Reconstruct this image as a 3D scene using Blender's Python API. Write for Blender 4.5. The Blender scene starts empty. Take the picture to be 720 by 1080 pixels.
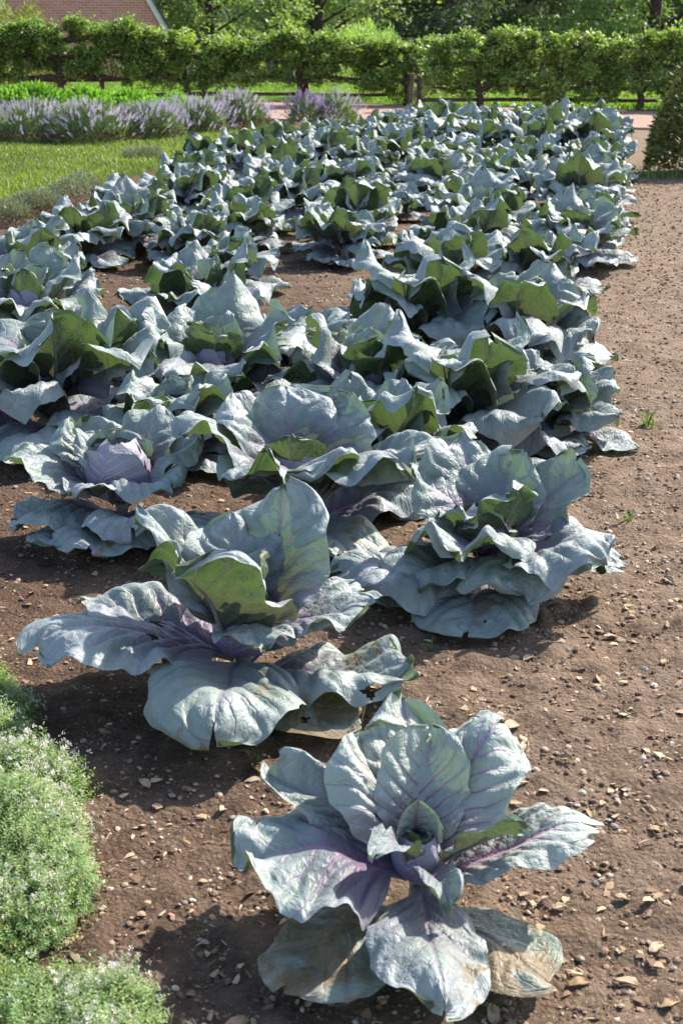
import bpy, math, random
import numpy as np
from mathutils import Vector, Matrix

# ------------------------------------------------------------------ camera, world, sun
scene = bpy.context.scene
COL = scene.collection
R = math.radians
EYE = 1.5; F = 1500.0; PITCH = math.atan((540 - 20) / F)

cam_d = bpy.data.cameras.new('camera'); cam = bpy.data.objects.new('camera', cam_d); COL.objects.link(cam)
cam.location = (0, 0, EYE); cam.rotation_euler = (math.pi / 2 - PITCH, 0, 0)
cam_d.sensor_fit = 'VERTICAL'; cam_d.sensor_height = 36; cam_d.lens = 50
cam_d.clip_start = 0.05; cam_d.clip_end = 1500
cam_d.dof.use_dof = True; cam_d.dof.focus_distance = 4.2; cam_d.dof.aperture_fstop = 10.5
scene.camera = cam

SUN_AZ = R(48); SUN_EL = R(40)         # azimuth counted from +Y (away) towards +X (right)
w = bpy.data.worlds.new('World'); scene.world = w; w.use_nodes = True
nt = w.node_tree
sky = nt.nodes.new('ShaderNodeTexSky'); sky.sky_type = 'NISHITA'; sky.sun_disc = False
sky.sun_elevation = SUN_EL; sky.sun_rotation = SUN_AZ; sky.dust_density = 1.5; sky.air_density = 1.0
bg = nt.nodes['Background']; bg.inputs['Strength'].default_value = 0.15
nt.links.new(sky.outputs[0], bg.inputs['Color'])
sd = bpy.data.lights.new('sun', 'SUN'); sd.energy = 5.0; sd.angle = R(0.9); sd.color = (1.0, 0.93, 0.82)
so = bpy.data.objects.new('sun', sd); COL.objects.link(so)
sv = Vector((math.sin(SUN_AZ) * math.cos(SUN_EL), math.cos(SUN_AZ) * math.cos(SUN_EL), math.sin(SUN_EL)))
so.rotation_euler = sv.to_track_quat('Z', 'Y').to_euler(); so.location = sv * 30
scene.view_settings.view_transform = 'Standard'; scene.view_settings.look = 'None'
scene.view_settings.gamma = 1; scene.view_settings.exposure = 1.08
try:
    scene.cycles.max_bounces = 8; scene.cycles.transparent_max_bounces = 8
except Exception: pass

# ------------------------------------------------------------------ helpers
def at(px, py, z=0.0):
    """photo pixel -> world point on the level z"""
    a = (px - 360) / F; b = -(py - 540) / F
    cp, sp = math.cos(PITCH), math.sin(PITCH)
    d = Vector((a, cp + b * sp, -sp + b * cp))
    t = (z - EYE) / d.z
    return Vector((d.x * t, d.y * t, z))

def atd(px, py, dist):
    a = (px - 360) / F; b = -(py - 540) / F
    cp, sp = math.cos(PITCH), math.sin(PITCH)
    d = Vector((a, cp + b * sp, -sp + b * cp)); t = dist / d.y
    return Vector((d.x * t, dist, EYE + d.z * t))

def hash2(ix, iy, seed):
    h = (ix.astype(np.int64) * 374761393 + iy.astype(np.int64) * 668265263 + int(seed) * 1442695041) & 0x7fffffff
    h = ((h ^ (h >> 13)) * 1274126177) & 0x7fffffff
    return ((h ^ (h >> 16)) & 0xffff) / 65535.0 * 2 - 1

def vn(x, y, seed=0):
    x = np.asarray(x, float); y = np.asarray(y, float)
    ix = np.floor(x); iy = np.floor(y); fx = x - ix; fy = y - iy
    fx = fx * fx * (3 - 2 * fx); fy = fy * fy * (3 - 2 * fy)
    a = hash2(ix, iy, seed); b = hash2(ix + 1, iy, seed); c = hash2(ix, iy + 1, seed); d = hash2(ix + 1, iy + 1, seed)
    return (a * (1 - fx) + b * fx) * (1 - fy) + (c * (1 - fx) + d * fx) * fy

def sstep(a, b, x):
    t = np.clip((x - a) / (b - a), 0, 1); return t * t * (3 - 2 * t)

def tag(o, label=None, cat=None, group=None, kind=None):
    if label: o['label'] = label
    if cat: o['category'] = cat
    if group: o['group'] = group
    if kind: o['kind'] = kind
    return o

def empty(name, loc=(0, 0, 0), rz=0, label=None, cat=None, group=None):
    o = bpy.data.objects.new(name, None); COL.objects.link(o); o.location = loc; o.rotation_euler = (0, 0, rz)
    o.empty_display_size = 0.1
    return tag(o, label, cat, group)

def mesh_np(name, V, polys, mats, parent=None, smooth=True, cols=None, uv=None, midx=None, normals_flip=False):
    """polys: list of (m,k) int arrays; cols: per-vertex (n,3); uv: per-vertex (n,2)"""
    me = bpy.data.meshes.new(name)
    V = np.asarray(V, np.float32)
    me.vertices.add(len(V)); me.vertices.foreach_set('co', V.ravel())
    loops = np.concatenate([p.ravel() for p in polys]).astype(np.int32)
    tot = np.concatenate([np.full(len(p), p.shape[1]) for p in polys]).astype(np.int32)
    start = np.concatenate([[0], np.cumsum(tot)[:-1]]).astype(np.int32)
    me.loops.add(len(loops)); me.loops.foreach_set('vertex_index', loops)
    me.polygons.add(len(tot)); me.polygons.foreach_set('loop_start', start)
    try: me.polygons.foreach_set('loop_total', tot)
    except Exception: pass
    if midx is not None: me.polygons.foreach_set('material_index', np.asarray(midx, np.int32))
    if uv is not None:
        ul = me.uv_layers.new(name='UVMap'); ul.data.foreach_set('uv', np.asarray(uv, np.float32)[loops].ravel())
    if cols is not None:
        ca = me.color_attributes.new('col', 'FLOAT_COLOR', 'POINT')
        c4 = np.ones((len(V), 4), np.float32); c4[:, :3] = cols; ca.data.foreach_set('color', c4.ravel())
    me.update(calc_edges=True)
    me.polygons.foreach_set('use_smooth', np.full(len(tot), smooth))
    me.validate()
    for m in (mats if isinstance(mats, (list, tuple)) else [mats]): me.materials.append(m)
    o = bpy.data.objects.new(name, me); COL.objects.link(o)
    if parent: o.parent = parent
    return o

class MB:
    """collects simple solids into one mesh"""
    def __init__(s): s.v = []; s.f = []
    def box(s, c, d, rz=0, rot=None):
        M = rot if rot is not None else Matrix.Rotation(rz, 3, 'Z')
        b = len(s.v)
        for x in (-.5, .5):
            for y in (-.5, .5):
                for z in (-.5, .5):
                    s.v.append(tuple(Vector(c) + M @ Vector((x * d[0], y * d[1], z * d[2]))))
        for q in ((0, 1, 3, 2), (4, 6, 7, 5), (0, 4, 5, 1), (2, 3, 7, 6), (0, 2, 6, 4), (1, 5, 7, 3)):
            s.f.append(tuple(b + i for i in q))
        return s
    def tube(s, pts, rads, n=7):
        b = len(s.v); pts = [Vector(p) for p in pts]
        for i, p in enumerate(pts):
            t = (pts[min(i + 1, len(pts) - 1)] - pts[max(i - 1, 0)]).normalized()
            up = Vector((0, 0, 1)) if abs(t.z) < .9 else Vector((1, 0, 0))
            a = t.cross(up).normalized(); c = t.cross(a).normalized()
            for k in range(n):
                an = 2 * math.pi * k / n
                s.v.append(tuple(p + (a * math.cos(an) + c * math.sin(an)) * rads[i]))
        for i in range(len(pts) - 1):
            for k in range(n):
                s.f.append((b + i * n + k, b + i * n + (k + 1) % n, b + (i + 1) * n + (k + 1) % n, b + (i + 1) * n + k))
        s.f.append(tuple(b + k for k in range(n))[::-1]); e = b + (len(pts) - 1) * n
        s.f.append(tuple(e + k for k in range(n)))
        return s
    def build(s, name, mat, parent=None, smooth=False):
        me = bpy.data.meshes.new(name); me.from_pydata(s.v, [], s.f); me.validate(); me.update()
        if smooth: me.polygons.foreach_set('use_smooth', np.full(len(me.polygons), True))
        me.materials.append(mat); o = bpy.data.objects.new(name, me); COL.objects.link(o)
        if parent: o.parent = parent
        return o

rng = np.random.default_rng(7)

def rot_mats(yaw, pitch, roll):
    """R = Rz(yaw) Ry(-pitch) Rx(roll): x axis raised by pitch, turned by yaw"""
    cy, sy, cp, sp, cr, sr = np.cos(yaw), np.sin(yaw), np.cos(pitch), np.sin(pitch), np.cos(roll), np.sin(roll)
    M = np.zeros((len(yaw), 3, 3))
    M[:, 0, 0] = cy * cp; M[:, 0, 1] = -sy * cr - cy * sp * sr; M[:, 0, 2] = sy * sr - cy * sp * cr
    M[:, 1, 0] = sy * cp; M[:, 1, 1] = cy * cr - sy * sp * sr;  M[:, 1, 2] = -cy * sr - sy * sp * cr
    M[:, 2, 0] = sp;      M[:, 2, 1] = cp * sr;                 M[:, 2, 2] = cp * cr
    return M

def scatter(name, PV, PF, pos, M, sc, cols, mat, parent=None, smooth=True, pcol=None):
    """one mesh of N copies of the little shape PV/PF"""
    PV = np.asarray(PV, float); PF = np.asarray(PF, int); N = len(pos); n = len(PV)
    sc = np.asarray(sc)
    if sc.ndim == 1: sc = np.repeat(sc[:, None], 3, 1)
    V = np.einsum('nij,nkj->nki', M, PV[None] * sc[:, None, :]) + pos[:, None, :]
    Fa = (PF[None] + (np.arange(N) * n)[:, None, None]).reshape(-1, PF.shape[1])
    C = np.repeat(cols[:, None, :], n, 1)
    if pcol is not None: C = C * np.asarray(pcol)[None, :, None]
    return mesh_np(name, V.reshape(-1, 3), [Fa], mat, parent, smooth, cols=C.reshape(-1, 3))

LEAFV = [(0, 0, 0), (.28, .2, .03), (.28, -.2, .03), (.68, .22, .0), (.68, -.22, .0), (1, 0, -.1)]
LEAFF = [(0, 2, 1), (1, 2, 4), (1, 4, 3), (3, 4, 5)]

# ------------------------------------------------------------------ materials
def new_mat(name):
    m = bpy.data.materials.new(name); m.use_nodes = True; n = m.node_tree
    for x in list(n.nodes): n.nodes.remove(x)
    out = n.nodes.new('ShaderNodeOutputMaterial')
    return m, n, out

class G:
    def __init__(s, n): s.n = n
    def node(s, t, **kw):
        x = s.n.nodes.new(t)
        for k, v in kw.items(): setattr(x, k, v)
        return x
    def set(s, x, name, v):
        if hasattr(v, 'is_linked') or isinstance(v, bpy.types.NodeSocket): s.n.links.new(v, x.inputs[name])
        else: x.inputs[name].default_value = v
    def m(s, op, a, b=0.0, c=0.0, clamp=False):
        x = s.node('ShaderNodeMath', operation=op, use_clamp=clamp)
        s.set(x, 0, a); s.set(x, 1, b); s.set(x, 2, c); return x.outputs[0]
    def mix(s, f, a, b, blend='MIX'):
        x = s.node('ShaderNodeMix', data_type='RGBA', blend_type=blend)
        s.set(x, 0, f); s.set(x, 6, a if not isinstance(a, tuple) else (*a, 1)[:4]); s.set(x, 7, b if not isinstance(b, tuple) else (*b, 1)[:4])
        return x.outputs[2]
    def step(s, v, a, b, lo=0.0, hi=1.0):
        x = s.node('ShaderNodeMapRange', interpolation_type='SMOOTHSTEP')
        s.set(x, 0, v); s.set(x, 1, a); s.set(x, 2, b); s.set(x, 3, lo); s.set(x, 4, hi); return x.outputs[0]
    def noise(s, vec, scale, detail=4, rough=.55, dist=0):
        x = s.node('ShaderNodeTexNoise'); s.set(x, 'Vector', vec); s.set(x, 'Scale', scale); s.set(x, 'Detail', detail)
        s.set(x, 'Roughness', rough); s.set(x, 'Distortion', dist); return x.outputs[0]
    def voro(s, vec, scale, feature='F1', out=0):
        x = s.node('ShaderNodeTexVoronoi', feature=feature); s.set(x, 'Vector', vec); s.set(x, 'Scale', scale); return x.outputs[out]
    def bump(s, h, strength=.5, dist=.01, normal=None):
        x = s.node('ShaderNodeBump'); s.set(x, 'Height', h); s.set(x, 'Strength', strength); s.set(x, 'Distance', dist)
        if normal is not None: s.set(x, 'Normal', normal)
        return x.outputs[0]
    def bsdf(s, col, rough=.6, spec=.4, normal=None, sheen=0):
        x = s.node('ShaderNodeBsdfPrincipled'); s.set(x, 'Base Color', col if not isinstance(col, tuple) else (*col, 1)[:4])
        s.set(x, 'Roughness', rough); s.set(x, 'Specular IOR Level', spec)
        if sheen: s.set(x, 'Sheen Weight', sheen)
        if normal is not None: s.set(x, 'Normal', normal)
        return x.outputs[0]

def simple(name, col, rough=.8, spec=.2, var=.3, scale=20, bump=.3, bd=.01):
    m, n, out = new_mat(name); g = G(n)
    co = g.node('ShaderNodeTexCoord').outputs['Object']
    nz = g.noise(co, scale, 6)
    c = g.mix(g.step(nz, .3, .7), tuple(x * (1 - var) for x in col), tuple(min(1, x * (1 + var)) for x in col))
    n.links.new(g.bsdf(c, rough, spec, g.bump(nz, bump, bd)), out.inputs[0]); return m

def foliage_mat(name, rough=.5, spec=.35, trans=.35, tcol=(1.25, 1.5, .45)):
    """leaf colour comes from the vertex colours; thin leaves let light through"""
    m, n, out = new_mat(name); g = G(n)
    a = g.node('ShaderNodeAttribute', attribute_name='col').outputs['Color']
    oi = g.node('ShaderNodeObjectInfo').outputs['Random']
    a = g.mix(1.0, a, g.mix(oi, (.85, .9, .85), (1.12, 1.08, 1.1)), 'MULTIPLY')
    tr = g.node('ShaderNodeBsdfTranslucent'); g.set(tr, 'Color', g.mix(1.0, a, tcol, 'MULTIPLY'))
    mx = g.node('ShaderNodeMixShader'); g.set(mx, 0, trans)
    n.links.new(g.bsdf(a, rough, spec), mx.inputs[1]); n.links.new(tr.outputs[0], mx.inputs[2])
    n.links.new(mx.outputs[0], out.inputs[0]); return m

def vcol_mat(name, rough=.9, spec=.15):
    m, n, out = new_mat(name); g = G(n)
    a = g.node('ShaderNodeAttribute', attribute_name='col').outputs['Color']
    co = g.node('ShaderNodeTexCoord').outputs['Object']
    nz = g.noise(co, 180, 3)
    c = g.mix(1.0, a, g.mix(nz, (.7, .7, .7), (1.3, 1.3, 1.3)), 'MULTIPLY')
    n.links.new(g.bsdf(c, rough, spec, g.bump(nz, .4, .002)), out.inputs[0]); return m

def cabbage_mat(name, purple=1.0, age=0.0, head=False, vivid=0.0):
    m, n, out = new_mat(name); g = G(n)
    tc = g.node('ShaderNodeTexCoord'); co = tc.outputs['Object']
    sp = g.node('ShaderNodeSeparateXYZ'); n.links.new(tc.outputs['UV'], sp.inputs[0])
    u = sp.outputs[0]; v = g.m('SUBTRACT', g.m('MULTIPLY', sp.outputs[1], 2.0), 1.0); av = g.m('ABSOLUTE', v)
    oi = g.node('ShaderNodeObjectInfo').outputs['Random']
    wob = g.m('SUBTRACT', g.noise(co, 9, 3), .5)
    N = 7.0
    side = g.m('MULTIPLY', g.m('GREATER_THAN', v, 0.0), .45)
    t = g.m('ADD', g.m('MULTIPLY', g.m('SUBTRACT', u, g.m('MULTIPLY', g.m('POWER', av, .85), .34)), N), g.m('ADD', side, g.m('MULTIPLY', wob, 1.1)))
    d = g.m('PINGPONG', t, .5)                                       # 0 on the vein, .5 between
    lw = g.m('MULTIPLY', g.m('SUBTRACT', 1.08, av), .105)
    lat = g.m('SUBTRACT', 1.0, g.step(d, g.m('MULTIPLY', lw, .25), g.m('ADD', lw, .012)))
    lat = g.m('MULTIPLY', lat, g.step(u, .1, .25))
    mid = g.m('SUBTRACT', 1.0, g.step(av, .018, .06))
    mp = g.node('ShaderNodeMapping'); n.links.new(tc.outputs['UV'], mp.inputs[0]); mp.inputs['Scale'].default_value = (1.35, 1.0, 1)
    nv2 = g.node('ShaderNodeVectorMath', operation='ADD'); n.links.new(mp.outputs[0], nv2.inputs[0])
    nz = g.node('ShaderNodeTexNoise'); g.set(nz, 'Vector', co); g.set(nz, 'Scale', 22.0)
    sc = g.node('ShaderNodeVectorMath', operation='SCALE'); n.links.new(nz.outputs['Color'], sc.inputs[0]); sc.inputs['Scale'].default_value = .06
    n.links.new(sc.outputs[0], nv2.inputs[1])
    te = g.voro(nv2.outputs[0], 11, 'DISTANCE_TO_EDGE'); te2 = g.voro(nv2.outputs[0], 27, 'DISTANCE_TO_EDGE')
    ter = g.m('SUBTRACT', 1.0, g.step(te, .01, .09)); ter2 = g.m('SUBTRACT', 1.0, g.step(te2, .01, .12))
    vein = g.m('MAXIMUM', mid, lat)
    n1 = g.noise(co, 14, 6, .6); n2 = g.noise(co, 5, 3); n3 = g.noise(co, 90, 4, .6)
    # upper side: blue-grey bloom over green, thinner in patches
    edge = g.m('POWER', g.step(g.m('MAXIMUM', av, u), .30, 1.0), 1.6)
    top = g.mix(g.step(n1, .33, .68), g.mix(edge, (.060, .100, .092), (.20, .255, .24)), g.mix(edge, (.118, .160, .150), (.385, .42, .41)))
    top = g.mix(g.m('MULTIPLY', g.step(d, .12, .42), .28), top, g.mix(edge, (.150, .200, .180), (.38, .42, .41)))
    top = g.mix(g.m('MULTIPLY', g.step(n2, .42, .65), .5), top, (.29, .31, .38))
    top = g.mix(g.m('MULTIPLY', g.step(oi, .2, 1.0), .35), top, (.22, .30, .25))
    top = g.mix(g.m('MULTIPLY', ter, .22), top, (.13, .19, .16))
    top = g.mix(g.m('MULTIPLY', ter2, .12), top, (.33, .40, .38))
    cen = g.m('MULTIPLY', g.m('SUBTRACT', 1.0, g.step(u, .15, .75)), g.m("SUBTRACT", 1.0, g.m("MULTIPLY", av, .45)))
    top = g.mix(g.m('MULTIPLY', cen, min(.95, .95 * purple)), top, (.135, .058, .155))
    fade = g.m('SUBTRACT', 1.0, g.m('MULTIPLY', g.m('MAXIMUM', av, g.m('SUBTRACT', u, .1)), .58))
    vc = g.mix(g.step(u, .3, .95), (.20, .055, .19), (.34, .30, .37))
    top = g.mix(g.m('MULTIPLY', vein, g.m('MULTIPLY', fade, .95 * min(1, .35 + .6 * purple))), top, vc)
    if vivid:
        top = g.mix(.58, top, (.47, .53, .45)); top = g.mix(g.m('MULTIPLY', vein, g.m('MULTIPLY', fade, 1.0)), top, g.mix(g.step(u, .35, 1.0), (.28, .025, .22), (.46, .26, .44)))
        top = g.mix(g.m('MULTIPLY', cen, .35), top, (.22, .09, .24))
    if head:
        top = g.mix(.55, top, (.25, .18, .30)); top = g.mix(g.m('MULTIPLY', lat, .7), top, (.46, .40, .50))
    # lower side: plain leaf green, pale ribs
    und = g.mix(g.step(n1, .3, .7), (.032, .062, .022), (.058, .10, .036))
    und = g.mix(g.m('MULTIPLY', g.step(n2, .4, .7), .4), und, (.085, .13, .085)); und = g.mix(g.m('MULTIPLY', ter, .4), und, (.12, .17, .08))
    und = g.mix(g.m('MULTIPLY', cen, .55 * purple), und, (.085, .05, .075))
    und = g.mix(g.m('MULTIPLY', vein, g.m('MULTIPLY', fade, .9)), und, (.19, .19, .13))
    if age > 0:
        old = g.noise(co, 7, 7, .65, .6)
        msk = g.step(old, .655 - .20 * age, .76 - .18 * age)
        brn = g.mix(n3, (.12, .08, .045), (.27, .21, .12))
        top = g.mix(msk, g.mix(.35 * age, top, (.24, .27, .14)), brn); und = g.mix(msk, und, brn)
    spk = g.m('LESS_THAN', g.voro(co, 55), .07)
    top = g.mix(g.m('MULTIPLY', spk, g.step(n2, .5, .6)), top, (.10, .09, .05))
    bf = g.node('ShaderNodeNewGeometry').outputs['Backfacing']
    col = g.mix(bf, top, und)
    h = g.m('ADD', g.m('MULTIPLY', g.step(te, 0, .35), .55), g.m('ADD', g.m('MULTIPLY', g.step(te2, 0, .3), .22), g.m('MULTIPLY', n3, .18)))
    h = g.m('SUBTRACT', h, g.m('MULTIPLY', vein, .55))
    nm = g.bump(h, .3 if head else .62, .0042)
    ps = g.bsdf(col, g.m('ADD', .40, g.m('MULTIPLY', n1, .2)), .45, nm, sheen=.12)
    tr = g.node('ShaderNodeBsdfTranslucent')
    g.set(tr, 'Color', g.mix(g.m('MULTIPLY', g.m('MAXIMUM', g.m('MULTIPLY', vein, fade), g.m('MULTIPLY', cen, .8)), .8), (.12, .20, .05), (.13, .05, .08))); g.set(tr, 'Normal', nm)
    mx = g.node('ShaderNodeMixShader'); g.set(mx, 0, .20 if not head else .08)
    n.links.new(ps, mx.inputs[1]); n.links.new(tr.outputs[0], mx.inputs[2]); n.links.new(mx.outputs[0], out.inputs[0])
    return m

MAT = {}
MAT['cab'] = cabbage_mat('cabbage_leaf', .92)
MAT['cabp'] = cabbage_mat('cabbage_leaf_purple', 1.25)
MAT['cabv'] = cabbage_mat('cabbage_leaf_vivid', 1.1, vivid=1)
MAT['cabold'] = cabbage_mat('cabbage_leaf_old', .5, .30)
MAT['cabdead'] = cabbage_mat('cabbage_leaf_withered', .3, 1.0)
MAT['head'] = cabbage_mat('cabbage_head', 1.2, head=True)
MAT['rib'] = simple('cabbage_rib', (.20, .18, .15), .5, .4, .2, 60, .1, .002)
MAT['stalk'] = simple('cabbage_stalk', (.22, .19, .15), .7, .3, .3, 60, .4, .004)
MAT['fol'] = foliage_mat('leaf_green')
MAT['dull'] = foliage_mat('leaf_dull', .6, .25, .2, (1.1, 1.2, .6))
MAT['petal'] = foliage_mat('petals', .7, .2, .3, (1.1, 1.0, 1.1))
MAT['crumb'] = vcol_mat('soil_crumbs')
MAT['bark'] = simple('bark', (.085, .06, .045), .9, .1, .45, 18, .8, .02)
MAT['oldwood'] = simple('weathered_wood', (.10, .075, .06), .85, .15, .35, 14, .5, .006)
MAT['stone'] = simple('stone', (.30, .25, .20), .85, .25, .3, 60, .5, .004)
MAT['dryleaf'] = simple('dry_leaf', (.32, .21, .12), .7, .25, .4, 45, .4, .002)
MAT['paleleaf'] = simple('pale_dry_leaf', (.40, .30, .20), .7, .25, .3, 45, .4, .002)
MAT['shingle'] = simple('wood_shingles', (.12, .10, .09), .9, .1, .4, 9, .6, .02)
MAT['cream'] = simple('cream_paint', (.72, .68, .58), .6, .3, .06, 8, .1, .002)
MAT['glass'] = simple('window_glass', (.03, .04, .05), .08, .6, .1, 4, .0, .001)

# soil
def soil():
    m, n, out = new_mat('garden_soil'); g = G(n)
    co = g.node('ShaderNodeTexCoord').outputs['Object']
    a = g.noise(co, 1.1, 5, .6); b = g.noise(co, 9, 8, .65); c = g.noise(co, 70, 6, .7); e = g.noise(co, 320, 3, .6)
    sx = g.node('ShaderNodeSeparateXYZ'); n.links.new(co, sx.inputs[0])
    dry = g.step(g.m('ADD', sx.outputs[0], g.m('MULTIPLY', a, 1.6)), -.3, 2.2)         # blend factor: darker soil colour to the left, paler to the right
    left_soil = g.mix(g.step(b, .3, .7), (.085, .052, .035), (.155, .10, .070))
    right_soil = g.mix(g.step(b, .3, .7), (.175, .122, .084), (.31, .228, .162))
    col = g.mix(dry, left_soil, right_soil)
    col = g.mix(g.m('MULTIPLY', g.step(c, .52, .72), .55), col, (.29, .21, .155))
    col = g.mix(g.m('MULTIPLY', g.step(c, .46, .28), .6), col, (.055, .034, .025))
    v = g.voro(co, 95); v2 = g.voro(co, 48)
    vc = g.voro(co, 95, out=1)
    cs = g.node('ShaderNodeSeparateColor'); n.links.new(vc, cs.inputs[0])
    grain = g.m('MULTIPLY', g.m('LESS_THAN', v, .30), g.m('GREATER_THAN', cs.outputs[0], .80))
    col = g.mix(g.m('MULTIPLY', grain, .6), col, g.mix(cs.outputs[1], (.26, .17, .12), (.42, .33, .25)))
    h = g.m('ADD', g.m('MULTIPLY', b, 1.0), g.m('ADD', g.m('MULTIPLY', c, .55), g.m('MULTIPLY', e, .18)))
    h = g.m('ADD', h, g.m('MULTIPLY', g.m('SUBTRACT', .5, v), .25)); h = g.m('ADD', h, g.m('MULTIPLY', g.m('SUBTRACT', .5, v2), .3))
    n.links.new(g.bsdf(col, .95, .12, g.bump(h, 1.0, .032)), out.inputs[0]); return m
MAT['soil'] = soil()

def lawnm():
    m, n, out = new_mat('lawn_base'); g = G(n)
    co = g.node('ShaderNodeTexCoord').outputs['Object']; a = g.noise(co, 2, 6); b = g.noise(co, 60, 5, .7)
    col = g.mix(g.step(a, .3, .7), (.075, .115, .03), (.13, .18, .045)); col = g.mix(g.step(b, .4, .7), col, (.05, .06, .02))
    n.links.new(g.bsdf(col, .9, .1, g.bump(b, .9, .03)), out.inputs[0]); return m
MAT['lawn'] = lawnm()

def brick(name, c1, c2, mortar, scale, ms=.012, bw=.215, bh=.075, rot=None, off=.5):
    m, n, out = new_mat(name); g = G(n)
    co = g.node('ShaderNodeTexCoord').outputs['Object']
    mp = g.node('ShaderNodeMapping'); n.links.new(co, mp.inputs[0])
    if rot: mp.inputs['Rotation'].default_value = rot
    br = g.node('ShaderNodeTexBrick'); n.links.new(mp.outputs[0], br.inputs['Vector'])
    g.set(br, 'Scale', scale); g.set(br, 'Color1', (*c1, 1)); g.set(br, 'Color2', (*c2, 1)); g.set(br, 'Mortar', (*mortar, 1))
    g.set(br, 'Mortar Size', ms); g.set(br, 'Brick Width', bw); g.set(br, 'Row Height', bh); br.offset = off
    nz = g.noise(co, 3, 6); c = g.mix(.5, br.outputs[0], g.mix(nz, (.3, .3, .3), (1, 1, 1)), 'MULTIPLY')
    n.links.new(g.bsdf(c, .9, .15, g.bump(br.outputs[1], -.4, .006)), out.inputs[0]); return m
MAT['brickwall'] = brick('brick_wall', (.70, .28, .19), (.60, .22, .14), (.66, .54, .46), 1, .008, rot=(R(90), 0, 0))
MAT['brickpath'] = brick('brick_paving', (.44, .27, .21), (.34, .20, .155), (.36, .29, .23), 1, .01, .21, .105)

# ------------------------------------------------------------------ ground
def ground_h(x, y):
    x = np.asarray(x, float); y = np.asarray(y, float)
    near = 1 - sstep(9, 16, y)
    h = .022 * vn(x * 1.3, y * 1.3, 3) + .012 * vn(x * 4.1, y * 4.1, 4) * near
    h = h + near * (.006 * vn(x * 12, y * 12, 5) + .0045 * vn(x * 27, y * 27, 6))
    h = h * (1 - sstep(17.5, 19, y))
    return h - 2.4 * sstep(37, 48, y)

def gz(x, y): return float(ground_h(np.array([x]), np.array([y]))[0])

def grow(start, end, s0, k):
    r = [start]; s = s0
    while abs(r[-1]) < abs(end): s *= k; r.append(r[-1] + (s if end > start else -s))
    return r[1:]
xs = list(np.arange(-2.4, 2.6, .02)); xs = grow(-2.4, -420, .02, 1.16)[::-1] + xs + grow(xs[-1], 420, .02, 1.16)
ys = list(np.arange(1.2, 7.2, .02)); e = grow(ys[-1], 60, .02, 1.025); e2 = grow(e[-1], 500, 1.5, 1.2)
ys = grow(1.2, -40, .02, 1.25)[::-1] + ys + e + e2
X, Y = np.meshgrid(np.array(xs), np.array(ys), indexing='ij')
Z = ground_h(X, Y) + sstep(7, 1.5, Y) * .004 * vn(X * 55, Y * 55, 9) + sstep(9, 3, Y) * .022 * np.maximum(0, vn(X * 19, Y * 19, 12) - .15) + sstep(8, 3, Y) * .007 * np.maximum(0, vn(X * 41, Y * 41, 15) - .15)
nx, ny = X.shape
idx = np.arange(nx * ny).reshape(nx, ny)
quads = np.stack([idx[:-1, :-1], idx[1:, :-1], idx[1:, 1:], idx[:-1, 1:]], -1).reshape(-1, 4)
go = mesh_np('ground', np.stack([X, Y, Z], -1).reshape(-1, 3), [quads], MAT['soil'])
tag(go, kind='structure')

def sheet(name, poly, z, mat, sub=None):
    me = bpy.data.meshes.new(name)
    me.from_pydata([(p[0], p[1], z) for p in poly] + [(p[0], p[1], z - .05) for p in poly], [],
                   [tuple(range(len(poly)))] + [(i, i + len(poly), (i + 1) % len(poly) + len(poly), (i + 1) % len(poly)) for i in range(len(poly))])
    me.materials.append(mat); me.update(); o = bpy.data.objects.new(name, me); COL.objects.link(o); tag(o, kind='structure'); return o
# brick path across the garden behind the bed, grass verge beyond it
PATH0, PATH1 = 19.7, 24.0
def line(pa, pb, X_):
    a_, b_ = at(*pa), at(*pb); return a_.y + (b_.y - a_.y) * (X_ - a_.x) / (b_.x - a_.x)
def far_e(X_): return line((280, 109), (680, 119), X_)
def near_e(X_): return line((280, 127), (680, 137), X_)
sheet('brick_path', [(-14, near_e(-14)), (14, near_e(14)), (14, far_e(14)), (-14, far_e(-14))], .03, MAT['brickpath'])
gx, gy = np.meshgrid(np.linspace(-14, 14, 57), np.linspace(0, 1, 160), indexing='ij')
fe = far_e(gx); gy2 = fe + (75 - fe) * gy ** 1.5
gi = np.arange(gx.size).reshape(gx.shape)
mo = mesh_np('meadow', np.stack([gx, gy2, ground_h(gx, gy2) + .035], -1).reshape(-1, 3), [np.stack([gi[:-1, :-1], gi[1:, :-1], gi[1:, 1:], gi[:-1, 1:]], -1).reshape(-1, 4)], MAT['lawn'])
tag(mo, kind='structure')
lawn_poly = [at(-60, 238, 0), at(0, 222, 0), at(40, 212), at(100, 196), at(160, 182), at(230, 160), at(330, 150), at(385, 141), at(385, 139), at(255, 139), at(-60, 139)]
sheet('lawn', [(p.x, p.y) for p in lawn_poly], .03, MAT['lawn'])
# meadow behind the fence
sheet_far = None

def in_poly(x, y, poly):
    ins = np.zeros(len(x), bool); j = len(poly) - 1
    for i in range(len(poly)):
        xi, yi, xj, yj = poly[i][0], poly[i][1], poly[j][0], poly[j][1]
        c = ((yi > y) != (yj > y)) & (x < (xj - xi) * (y - yi) / (yj - yi + 1e-12) + xi); ins ^= c; j = i
    return ins

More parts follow.
